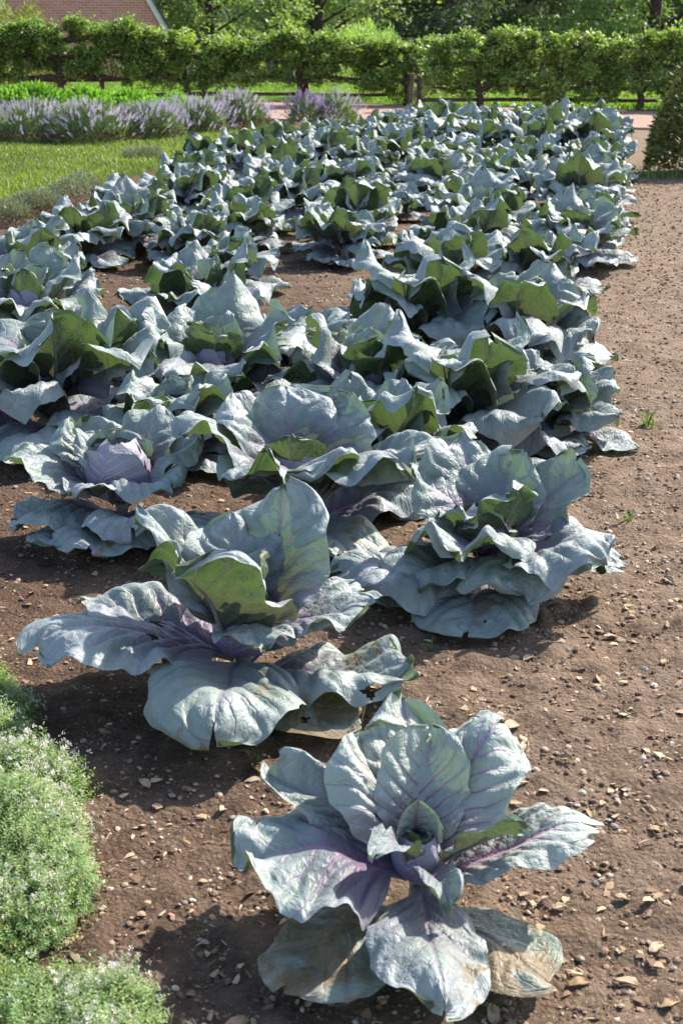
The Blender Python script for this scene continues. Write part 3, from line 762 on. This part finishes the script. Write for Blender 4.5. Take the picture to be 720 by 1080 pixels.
def stone(px, py, s, mat, label, group, seed):
    rs = np.random.default_rng(seed); q = at(px, py); n = 14; m = 9
    T, P_ = np.meshgrid(np.linspace(0, 2 * np.pi, n, endpoint=False), np.linspace(0, np.pi, m), indexing='ij')
    r = 1 + .22 * vn(np.cos(T) * 1.6 + 5, np.sin(T) * 1.6 + P_ * 1.3, seed) + .08 * vn(np.cos(T) * 4 + 5, np.sin(T) * 4 + P_ * 3, seed + 1)
    V = np.stack([r * np.cos(T) * np.sin(P_) * s, r * np.sin(T) * np.sin(P_) * s * .7, r * np.cos(P_) * s * .5], -1).reshape(-1, 3)
    idx = np.arange(n * m).reshape(n, m); nx_ = np.roll(idx, -1, 0)
    qd = np.stack([idx[:, :-1], idx[:, 1:], nx_[:, 1:], nx_[:, :-1]], -1).reshape(-1, 4)
    o = mesh_np('stone', V, [qd], MAT[mat]); o.location = (q.x, q.y, gz(q.x, q.y) + s * .25); o.rotation_euler = (0, 0, rs.uniform(0, 6))
    tag(o, label, 'stone', group)
ST = [(487, 745, .012), (545, 705, .012), (98, 648, .012), (38, 680, .01), (660, 830, .010), (580, 990, .010), (648, 865, .010), (672, 768, .009), (612, 1000, .009), (640, 697, .009), (700, 590, .010), (548, 880, .008), (520, 690, .009), (60, 660, .008), (245, 855, .008), (620, 790, .009), (690, 905, .010), (565, 748, .008), (675, 1070, .012), (630, 960, .009), (150, 905, .007), (170, 985, .008), (440, 715, .010), (595, 756, .008)]
for k, (px, py, s) in enumerate(ST):
    left = px < 300
    stone(px, py, s, 'stone', ('small stone on the soil at the left, ' if left else 'small stone on the paler soil at the right, ') + rank(ST, k, lambda e_: (e_[0] < 300) == left) + ' in the picture', 'stones on the left soil' if left else 'stones on the right soil', 200 + k)

# ------------------------------------------------------------------ thyme clumps
def thyme(cx, cy, rx, ry, hgt, N, flower, label, seed):
    rg = np.random.default_rng(seed)
    t = empty('thyme_clump', (cx, cy, gz(cx, cy)), 0, label, 'herb', 'thyme clumps at the left border')
    a = rg.uniform(0, 6.28, N); rr = rg.random(N) ** .5
    rad = rr * (1 + .26 * vn(np.cos(a) * 2 + 9, np.sin(a) * 2, seed))
    x = rad * rx * np.cos(a); y = rad * ry * np.sin(a)
    dome = hgt * np.sqrt(np.clip(1 - rr ** 2.4, 0, 1)) * (1 + .38 * vn(x * 8, y * 8, seed + 1) + .15 * vn(x * 22, y * 22, seed + 2)) + .015
    # sprig: stem with leaf pairs
    PV = []; PF = []; pc = []
    for k in range(9):
        s0 = .10 + .10 * k; an = k * 1.9
        for sd_ in (0, math.pi):
            d = np.array([.35, math.cos(an + sd_), math.sin(an + sd_)]); e_ = np.array([0, -math.sin(an + sd_), math.cos(an + sd_)])
            b = len(PV); base = np.array([s0, 0, 0]); l = .20 - .012 * k
            PV += [base, base + d * l * .5 + e_ * l * .20, base + d * l * .5 - e_ * l * .20, base + d * l]
            PF += [(b, b + 1, b + 3), (b, b + 3, b + 2)]; pc += [.8 + .05 * k] * 4
    out = np.arctan2(y, x)
    M = rot_mats(out + rg.normal(0, .7, N), R(88) - rr * rg.uniform(.3, 1.0, N) + rg.normal(0, .25, N), rg.uniform(0, 6.28, N))
    L = rg.uniform(.030, .062, N); sh_ = rg.random(N) < .04; L[sh_] *= 1.5
    z = dome * rg.uniform(.55, 1.0, N) - .02
    pos = np.column_stack([x, y, np.maximum(z, .002)])
    f = rg.random(N)[:, None]; c = np.array([(.12, .19, .06)]) * (1 - f) + np.array([(.28, .37, .15)]) * f
    yl = (rg.random(N) < .05)[:, None]; c = np.where(yl, np.array([(.30, .30, .10)]), c)
    scatter('foliage', PV, PF, pos, M, L, c, MAT['fol'], t, pcol=pc)
    # flower heads: knots of tiny petals
    NF = int(N * flower); k = rg.integers(0, N, NF * 2)
    k = k[(vn(x[k] * 14, y[k] * 14, seed + 4) > -.25)][:NF]
    PV = []; PF = []; rs = np.random.default_rng(5)
    for j in range(11):
        d = rs.normal(0, 1, 3); d /= np.linalg.norm(d); d[0] = abs(d[0]) * 1.4; s_ = np.cross(d, [.3, .5, .8]); s_ /= np.linalg.norm(s_); b = len(PV); w_ = .17
        PV += [d * .35, d * .75 + s_ * w_, d * 1.0, d * .75 - s_ * w_]; PF.append((b, b + 1, b + 2, b + 3))
    tipv = np.einsum('nij,j->ni', M[k], np.array([1., 0, 0])) * L[k][:, None] * rg.uniform(.8, 1.06, len(k))[:, None] + pos[k] + rg.normal(0, .0035, (len(k), 3))
    cf = np.array([(.78, .78, .66)]) * rg.uniform(.75, 1.2, (len(k), 1)) * np.array([[1, .97, 1]])
    scatter('flowers', PV, PF, tipv, M[k], rg.uniform(.0032, .0078, len(k)), cf, MAT['petal'], t)
    # woody base
    mb = MB()
    for j in range(14):
        an = rg.uniform(0, 6.28); e_ = rg.uniform(.5, 1.02)
        mb.tube([(0, 0, .01), (rx * e_ * .5 * math.cos(an), ry * e_ * .5 * math.sin(an), hgt * .35), (rx * e_ * math.cos(an), ry * e_ * math.sin(an), .012)], [.004, .0025, .0012], 5)
    mb.build('stems', MAT['bark'], t, True)
    return t
c = at(-60, 905); thyme(c.x, c.y, .30, .36, .15, 12500, .30, 'large flowering thyme mound at the lower left edge', 1)
c = at(-52, 770); thyme(c.x, c.y, .17, .20, .12, 4000, .35, 'narrow thyme clump just beyond the large flowering mound', 2)
c = at(104, 1098); thyme(c.x, c.y, .075, .09, .085, 1500, .5, 'small white-flowered thyme tuft in the bottom left corner', 3)
c = at(20, 1095); thyme(c.x, c.y, .13, .12, .07, 2000, .05, 'low flowerless thyme clump in the bottom left corner', 4)

# ------------------------------------------------------------------ small weeds
def weed(px, py, N, h, label, seed, spread=.03, col=((.08, .14, .035), (.16, .22, .07))):
    rg = np.random.default_rng(seed); q = at(px, py)
    pos = np.column_stack([rg.normal(0, spread, N), rg.normal(0, spread, N), np.full(N, .002)])
    M = rot_mats(rg.uniform(0, 6.28, N), rg.uniform(.3, 1.4, N), rg.uniform(-.5, .5, N)); s = rg.uniform(.5, 1.1, N) * h
    f = rg.random(N)[:, None]; cc = np.array([col[0]]) * (1 - f) + np.array([col[1]]) * f
    o = scatter('weed', BLV, BLF3, pos, M, np.column_stack([s, s * .9, s]), cc, MAT['fol']); o.location = (q.x, q.y, gz(q.x, q.y))
    tag(o, label, 'weed')
weed(660, 548, 12, .06, 'small green weed beside the right-edge cabbage', 1, .015)
weed(683, 447, 14, .08, 'upright green weed alone on the path at the right', 2, .012)
weed(690, 188, 120, .14, 'patch of weeds below the dark shrub', 3, .16)
weed(455, 690, 12, .035, 'tiny green seedling on the soil below the right-edge cabbage', 4, .006)
weed(270, 800, 12, .03, 'tiny seedling at the tip of the large drooping leaf', 5, .007)
weed(590, 870, 8, .02, 'tiny green sprout right of the nearest cabbage', 6, .006)

# ------------------------------------------------------------------ mounds of grey santolina, lavender, green herbs
def bush(name, loc, rx, ry, h, N, c0, c1, label, cat, group, seed, leaf=.05, up=1.2, wl=.6, mat='dull', rz=0, spikes=None, dead=None):
    rg = np.random.default_rng(seed)
    t = empty(name, loc, rz, label, cat, group)
    a = rg.uniform(0, 6.28, N); rr = rg.random(N) ** .55
    lump = 1 + .22 * vn(np.cos(a) * 2.2 + 5, np.sin(a) * 2.2 + rr * 2, seed)
    x = rr * rx * np.cos(a) * lump; y = rr * ry * np.sin(a) * lump
    top = h * np.sqrt(np.clip(1 - rr ** 2.2, 0, 1)) * (1 + .25 * vn(x * 5, y * 5, seed + 1))
    z = top * rg.random(N) ** .45
    M = rot_mats(np.arctan2(y, x) + rg.normal(0, .8, N), np.clip(up - rr * .6 + rg.normal(0, .3, N), -.4, 1.5), rg.uniform(0, 6.28, N))
    f = rg.random(N)[:, None]; c = np.array([c0]) * (1 - f) + np.array([c1]) * f
    if dead is not None:
        k = (z < h * .35) & (rg.random(N) < .6); c[k] = np.array(dead) * rg.uniform(.6, 1.2, (k.sum(), 1))
    s = rg.uniform(.6, 1.2, N) * leaf
    scatter('foliage', LEAFV, LEAFF, np.column_stack([x, y, z]), M, np.column_stack([s, s * wl, s]), c, MAT[mat], t)
    if spikes:
        NS, sh, cc0, cc1 = spikes
        a = rg.uniform(0, 6.28, NS); rr = rg.random(NS) ** .6
        x = rr * rx * np.cos(a); y = rr * ry * np.sin(a); zt = h * np.sqrt(np.clip(1 - rr ** 2.2, 0, 1)) * (1 + .2 * vn(x * 3, y * 3, seed + 2))
        yaw = np.arctan2(y, x) + rg.normal(0, .5, NS); pit = np.clip(1.45 - rr * .75 + rg.normal(0, .12, NS), .3, 1.55)
        Ms = rot_mats(yaw, pit, rg.uniform(0, 6.28, NS)); ln = rg.uniform(.6, 1.15, NS) * sh
        p0 = np.column_stack([x, y, zt * .7])
        stv = [(0, -.012, 0), (0, .012, 0), (1, .008, 0), (1, -.008, 0)]
        scatter('flower_stems', stv, [(0, 1, 2, 3)], p0, Ms, ln, np.repeat([[.22, .28, .16]], NS, 0) * rg.uniform(.8, 1.2, (NS, 1)), MAT['fol'], t)
        sv_ = []; sf = []
        for j in range(7):
            for q in range(3):
                an = q * 2.1 + j; b = len(sv_); b0 = np.array([.66 + j * .052, 0, 0]); d = np.array([.5, math.cos(an), math.sin(an)]); e_ = np.array([0, -math.sin(an), math.cos(an)])
                ll = .045 * (1.1 - .08 * j)
                sv_ += [b0, b0 + d * ll + e_ * ll * .7, b0 + d * ll * 1.5, b0 + d * ll - e_ * ll * .7]; sf.append((b, b + 1, b + 2, b + 3))
        f = rg.random(NS)[:, None]; cs_ = np.array([cc0]) * (1 - f) + np.array([cc1]) * f
        scatter('flowers', sv_, sf, p0, Ms, ln, cs_, MAT['petal'], t)
    return t
LAVC = ((.13, .19, .08), (.28, .35, .17))
lav = [(-40, 152, .62, .40, 'lavender bush cut by the left edge of the picture'), (28, 154, .58, .42, 'leftmost full lavender bush, thick with mauve flowers'), (92, 155, .58, .42, 'lavender bush with brown dead stems at its base'),
       (150, 152, .5, .40, 'third full lavender bush from the left'), (200, 146, .48, .38, 'lavender bush in the middle of the row, in front of the hedge'),
       (246, 140, .5, .42, 'rightmost lavender bush of the long row, pale and airy')]
for k, (px, py, r_, h_, lab) in enumerate(lav):
    q = at(px, py)
    bush('lavender_bush', (q.x, q.y + .35, 0.02), r_, r_ * .8, h_, 5200, *LAVC, lab, 'lavender', 'lavender bushes in a row', 300 + k, leaf=.075, wl=.35, spikes=(310, .25, (.34, .28, .45), (.54, .48, .64)), dead=(.20, .14, .10))
q = at(322, 136); bush('lavender_bush', (q.x, q.y + .2, .02),   .24, .2, .36, 1500, *LAVC, 'small deep violet lavender by the brick path', 'lavender', 'lavender bushes near the path', 320, leaf=.07, wl=.35, spikes=(170, .26, (.22, .12, .36), (.36, .24, .50)))
q = at(352, 135); bush('lavender_bush', (q.x, q.y + .2, .02), .32, .25, .38, 2300, (.14, .20, .08), (.26, .34, .16), 'green lavender clump beside the small deep violet one', 'lavender', 'lavender bushes near the path', 321, leaf=.08, wl=.3, spikes=(130, .28, (.34, .28, .44), (.50, .44, .6)))
SAN = ((.15, .17, .10), (.30, .32, .22))
for k, (px, py, r_, h_, lab) in enumerate([(82, 216, .34, .24, 'grey-green rounded santolina mound beside the cabbages, the larger one'), (38, 226, .26, .18, 'brownish santolina mound left of the larger one'), (2, 238, .22, .2, 'santolina mound cut by the left edge of the picture'), (150, 172, .26, .16, 'small grey mound behind the top left cabbages')]):
    q = at(px, py); bush('santolina_mound', (q.x, q.y + .1, 0), r_, r_ * .9, h_, 3400, *SAN, lab, 'shrub', 'santolina mounds by the lawn', 340 + k, leaf=.035, wl=.4, dead=(.17, .12, .09))
for k, (px, py, r_, h_, lab) in enumerate([(30, 112, .7, .42, 'bright green feathery herb behind the leftmost lavender'), (85, 110, .7, .34, 'bright green herb under the hedge trunk at the left'), (135, 108, .5, .28, 'low bright green herb behind the lavender with dead stems'), (185, 107, .4, .2, 'smallest bright green herb, behind the middle lavender')]):
    q = at(px, py + 14); bush('herb_plant', (q.x, q.y, .03), r_, .4, h_, 2600, (.13, .26, .04), (.30, .48, .09), lab, 'herb', 'bright green herbs under the hedge', 360 + k, leaf=.12, wl=.8, mat='fol')
# dark shrub at the right edge
q = at(764, 185); bush('evergreen_shrub', (q.x, q.y + .3, 0), .60, .55, 1.08, 9000, (.07, .09, .025), (.25, .25, .08), 'dark brownish-green shrub at the right edge of the picture', 'shrub', None, 380, leaf=.11, wl=.5, up=.8)

# ------------------------------------------------------------------ espalier hedge
def espalier(x, y, half, z0, z1, N, label, seed, thick=.28, trunk_r=.055, c0=(.11, .17, .035), c1=(.38, .46, .16)):
    rg = np.random.default_rng(seed)
    t = empty('espalier_tree', (x, y, .045), 0, label, 'fruit tree', 'espaliered fruit trees along the path')
    mb = MB(); mb.tube([(0, 0, -.1), (.03, 0, z0 * .5), (-.02, 0, z0), (0, 0, z1 * .85)], [trunk_r * 1.25, trunk_r, trunk_r * .85, trunk_r * .4], 8)
    mb.build('trunk', MAT['bark'], t, True)
    mb = MB()
    tiers = [z0 + .02, z0 + (z1 - z0) * .45, z0 + (z1 - z0) * .8]
    for tz in tiers:
        for s in (-1, 1):
            pts = [(0, 0, tz - .08)] + [(s * half * f_, rg.normal(0, .02), tz + rg.normal(0, .025)) for f_ in (.15, .35, .6, .85, 1.0)]
            mb.tube(pts, [trunk_r * .8, trunk_r * .75, trunk_r * .6, trunk_r * .5, trunk_r * .35, .008], 6)
    for j in range(int(half * 26)):
        bx = rg.uniform(-half, half); tz = tiers[rg.integers(0, 3)]
        mb.tube([(bx, 0, tz), (bx + rg.normal(0, .04), rg.normal(0, .07), tz + rg.uniform(.08, .22))], [.010, .004], 4)
    mb.build('limbs', MAT['bark'], t, True)
    # foliage in clumps along the tiers
    nc = int(half * 130); cx = rg.uniform(-half * 1.12, half * 1.12, nc); cz = z0 - .17 + (z1 - z0 + .17) * rg.random(nc) ** .72; cyy = rg.normal(0, thick * .45, nc)
    cz = cz + .09 * vn((cx + x) * 1.3, cx * 0, 77)
    cr = rg.uniform(.06, .17, nc); k = rg.integers(0, nc, N)
    d = rg.normal(0, 1, (N, 3)); d /= np.linalg.norm(d, axis=1)[:, None]
    P = np.column_stack([cx[k], cyy[k], cz[k]]) + d * (cr[k] * rg.random(N) ** .35)[:, None]
    spr = rg.random(N) < .05; P[spr, 2] += rg.uniform(0, .13, spr.sum()) * (P[spr, 2] > z0 + (z1 - z0) * .6)
    M = rot_mats(np.arctan2(d[:, 1], d[:, 0]) + rg.normal(0, .6, N), rg.normal(.25, .5, N), rg.normal(0, .6, N))
    f = np.clip(rg.random(nc)[k] * .5 + rg.random(N) * .5, 0, 1)[:, None]
    c = np.array([c0]) * (1 - f) + np.array([c1]) * f
    s = rg.uniform(.045, .085, N)
    scatter('crown', LEAFV, LEAFF, P, M, np.column_stack([s, s * 1.25, s]), c, MAT['fol'], t)
    return t
YH = 26.2
def hx(px): return atd(px, 90, YH).x
def hy(px): return 26.6 if px < 450 else 25.2
esp = [(-75, 1.15, .5, 1.45, 'espalier tree cut by the left edge of the picture'), (65, 1.25, .52, 1.30, 'tallest espalier tree, thick pale trunk behind the lavender'),
       (196, .95, .50, 1.18, 'espalier tree with a thin trunk between the two hedge lengths'), (316, 1.25, .44, 1.12, 'espalier tree with a dark trunk behind the path-side lavender'),
       (428, .75, .40, 1.08, 'low espalier tree at the end of the middle hedge, near the leaning post'),
       (505, .85, .34, 1.20, 'espalier tree just right of the leaning post'), (590, .85, .34, 1.20, 'espalier tree behind the peak of the cabbage bed'), (675, .9, .33, 1.16, 'espalier tree behind the end of the dirt path'), (770, .9, .4, 1.2, 'espalier tree behind the dark shrub')]
for k, (px, half, z0, z1, lab) in enumerate(esp):
    espalier(atd(px, 90, hy(px)).x, hy(px), half, z0 - (.06 if k < 3 else 0), z1, int(half * (19000 if k < 3 else 14000)), lab, 400 + k, trunk_r=.085 if k == 1 else .06)

def pole(x, y, h, r, label, lean=0.0):
    mb = MB().tube([(0, 0, -.1), (lean * .5, 0, h * .5), (lean, 0, h)], [r, r * .95, r * .85], 8)
    o = mb.build('fence_post', MAT['oldwood']); o.location = (x, y, .045); tag(o, label, 'post'); return o
pq = at(432, 121, .03); pole(pq.x, pq.y, .62, .045, 'dark round post standing at the end of the middle hedge', .03)

def rail_fence(x0, x1, y, zs, label, post_gap=2.0):
    t = empty('rail_fence', (x0, y, .045), 0, label, 'fence')
    rg = random.Random(int(abs(x0) * 10)); L = x1 - x0
    for z in zs:
        n = max(1, int(round(L / (post_gap * 1.0))))
        for k in range(n):
            a = L * k / n; b = L * (k + 1) / n
            MB().tube([(a, 0, z + rg.uniform(-.015, .015)), ((a + b) / 2, 0, z + rg.uniform(-.02, .01)), (b, 0, z + rg.uniform(-.015, .015))], [.038, .034, .038], 7).build('rail', MAT['oldwood'], t, True)
    n = int(round(L / post_gap))
    for k in range(n + 1):
        MB().box((L * k / n, .07, .26), (.09, .08, .72)).build('post', MAT['oldwood'], t)
    return t
rail_fence(hx(-120), hx(432), 26.9, (.16, .42), 'low dark rail fence under the left and middle hedges')
rail_fence(hx(440), hx(840), 25.5, (.14, .42), 'low dark rail fence under the right-hand hedge')
# feathery pale shrub behind the middle hedge
q = atd(378, 60, 29); bush('feathery_shrub', (q.x, 28.6, .0), 1.25, .5, 1.32, 8000, (.30, .40, .13), (.50, .60, .28), 'pale feathery shrub showing above the middle hedge', 'shrub', None, 450, leaf=.10, wl=.25, up=1.4, mat='fol')
q = atd(22, 60, 28.5); bush('tall_shrub', (q.x, 28.2, 0), 1.0, .5, 1.75, 7000, (.13, .17, .04), (.30, .30, .10), 'olive shrub rising behind the tallest espalier', 'shrub', None, 451, leaf=.09, wl=.6, up=1.0, mat='fol')

# far paling fence
def paling(x0, x1, y, h, label):
    z = gz((x0 + x1) / 2, y); t = empty('paling_fence', (x0, y, z), 0, label, 'fence'); L = x1 - x0
    MB().box((L / 2, -.005, h), (L, .14, .07)).build('cap_rail', MAT['oldwood'], t)
    mb = MB(); n = int(L / .17)
    for k in range(n): mb.box((L * (k + .5) / n, .0, h / 2 - .05), (.12, .025, h - .02 - .03 * ((k * 7) % 3)))
    mb.build('palings', MAT['oldwood'], t)
    for k in range(int(L / 2.4) + 1): MB().box((k * 2.4, .09, h / 2 - .06), (.12, .12, h)).build('post', MAT['oldwood'], t)
    for zz_ in (.35, h - .35): MB().box((L / 2, .04, zz_), (L, .05, .09)).build('rail', MAT['oldwood'], t)
    return t
zf = gz(0, 36); paling(-4.4, 13.5, 36, 1.03 - zf, 'long dark paling fence in the distance behind the hedges')

# ------------------------------------------------------------------ brick building
def building():
    by = 44.0; ex = -4.3; half = 3.4; sl = 1.775; zg = gz(-6, 44) - .3; cx = ex - half; zt = half * sl; dep = 7.0
    t = empty('brick_building', (cx, by, zg), R(15), 'brick gabled building with a cream rake board, upper left', 'building')
    e0 = -zg - .2
    me = [(-half, 0, 0), (half, 0, 0), (half, 0, e0), (0, 0, e0 + zt), (-half, 0, e0), (-half, dep, 0), (half, dep, 0), (half, dep, e0), (0, dep, e0 + zt), (-half, dep, e0)]
    m = bpy.data.meshes.new('wall'); m.from_pydata(me, [], [(0, 1, 2, 3, 4), (9, 8, 7, 6, 5), (1, 6, 7, 2), (5, 0, 4, 9)]); m.materials.append(MAT['brickwall'])
    o = bpy.data.objects.new('wall', m); COL.objects.link(o); o.parent = t
    for s in (-1, 1):
        L = math.hypot(half, zt) + .35; an = math.atan2(zt, half)
        mx = s * (half / 2 + .08); mz = e0 + zt / 2 - .08 * sl
        nrm = Vector((s * math.sin(an), 0, math.cos(an)))
        c = Vector((mx, dep / 2, mz)) + nrm * .07
        rot = Matrix.Rotation(s * an, 3, 'Y')
        MB().box(c, (L, dep + .3, .09), rot=rot).build('roof_slope', MAT['shingle'], t)
        c = Vector((mx, -.06, mz)) + nrm * (-.02)
        MB().box(c, (L, .06, .20), rot=rot).build('rake_board', MAT['cream'], t)
building()

# ------------------------------------------------------------------ background trees
def tree_proto(name, H, rad, low, N, c0, c1, seed, leaf=.22, conifer=False):
    rg = np.random.default_rng(seed)
    t = empty(name, (0, 0, 0)); mb = MB()
    mb.tube([(0, 0, -.3), (.05, 0, H * .3), (-.08, .05, H * .6), (0, 0, H * .93)], [H * .028, H * .022, H * .014, .03], 10); mb.build('trunk', MAT['bark'], t, True)
    mb = MB(); cl = []
    nb = 46
    for k in range(nb):
        z = low + (H * .95 - low) * (k + rg.random()) / nb; a = k * 2.4 + rg.normal(0, .3)
        fr = (z - low) / (H - low)
        rr = rad * ((1 - fr) ** .7 if conifer else math.sqrt(max(.05, 1 - (2 * fr - .85) ** 2 * .8))) * rg.uniform(.7, 1.1)
        e_ = np.array([rr * math.cos(a), rr * math.sin(a), z + (-.05 if conifer else .25) * rr])
        mb.tube([(0, 0, z - .15), tuple(e_ * [.5, .5, 1]), tuple(e_)], [.05 * (1 - fr) + .02, .03, .01], 5)
        for q in (.45, .7, .9, 1.0): cl.append((e_[0] * q + rg.normal(0, .25), e_[1] * q + rg.normal(0, .25), e_[2] + rg.normal(0, .2)))
    mb.build('limbs', MAT['bark'], t, True)
    C = np.array(cl); k = rg.integers(0, len(C), N); d = rg.normal(0, 1, (N, 3)); d /= np.linalg.norm(d, axis=1)[:, None]
    P = C[k] + d * (rg.random(N) ** .5 * rad * .22)[:, None] * np.array([1, 1, .55])
    M = rot_mats(rg.uniform(0, 6.28, N), rg.normal(0, .6, N), rg.normal(0, .7, N))
    f = np.clip(rg.random(len(C))[k] * .6 + rg.random(N) * .4, 0, 1)[:, None]; c = np.array([c0]) * (1 - f) + np.array([c1]) * f
    s = rg.uniform(.6, 1.2, N) * leaf
    scatter('crown', LEAFV, LEAFF, P, M, np.column_stack([s, s * (.55 if conifer else 1.1), s]), c, MAT['fol'], t)
    return t
dark = tree_proto('dark_evergreen', 11, 3.6, .9, 17000, (.06, .085, .05), (.15, .19, .11), 501, .28, True)  # distance haze is painted into the crown colours: greyer, lighter leaves
green = tree_proto('leafy_tree', 10, 3.8, 1.0, 15000, (.12, .18, .06), (.27, .36, .14), 502, .22)
pale = tree_proto('pale_tree', 12, 4.2, .6, 15000, (.24, .30, .15), (.42, .50, .28), 503, .24)  # palest leaves, haze put into their colour
used = set()
def put_tree(src, x, y, rz, s, label, group):
    if src.name not in used: used.add(src.name); r = src
    else:
        r = src.copy(); COL.objects.link(r)
        for ch in src.children: c_ = ch.copy(); COL.objects.link(c_); c_.parent = r
    r.location = (x, y, gz(x, y)); r.rotation_euler = (0, 0, rz); r.scale = (s, s, s); tag(r, label, 'tree', group); return r
TR = [(dark, 475, 50, 1.0, 'dark evergreen with a visible trunk behind the far fence'), (dark, 525, 62, 1.1, 'dark evergreen right of the one with the visible trunk'), (dark, 560, 54, 1.05, 'dark evergreen behind the right-hand hedge'), (green, 690, 46, .95, 'bright leafy tree in the upper right corner'),
      (dark, 640, 60, 1.1, 'dark evergreen beside the bright leafy tree'), (green, 222, 52, .85, 'leafy tree right of the brick building'), (dark, 150, 60, 1.0, 'dark evergreen just behind the brick building'), (pale, 335, 72, 1.1, 'pale haze-tinted tree in the gap at the top centre'),
      (pale, 290, 78, 1.2, 'pale tree farther back, left of the top centre gap'), (dark, 770, 56, 1.1, 'dark evergreen beyond the right edge of the picture'), (green, 30, 56, 1.0, 'leafy tree behind the brick building at the left'), (green, -60, 50, 1.0, 'leafy tree at the far left beyond the building'), (pale, 420, 80, 1.2, 'pale tree far back behind the evergreens, right of the gap'), (green, 600, 72, 1.1, 'leafy tree far back behind the evergreens')]
for k, (src, px, d, s, lab) in enumerate(TR):
    q = atd(px, 20, d); put_tree(src, q.x, d, k * 1.3, s, lab, None)
# far wood, one mass
rg = np.random.default_rng(9); N = 60000
x = rg.uniform(-45, 45, N); y = rg.uniform(92, 104, N); z = -2.6 + rg.random(N) * (11 + 3 * vn(x * .15, x * 0, 4))
M = rot_mats(rg.uniform(0, 6.28, N), rg.normal(0, .6, N), rg.normal(0, .7, N)); f = (vn(x * .3, z * .5, 8) * .35 + .35 + .3 * rg.random(N))[:, None]
o = scatter('far_wood', LEAFV, LEAFF, np.column_stack([x, y, z]), M, rg.uniform(.5, 1.1, N), np.array([(.06, .10, .04)]) * (1 - f) + np.array([(.20, .27, .12)]) * f, MAT['fol'])
tag(o, 'hazy green wood closing the view far behind the trees', 'wood', kind='stuff')
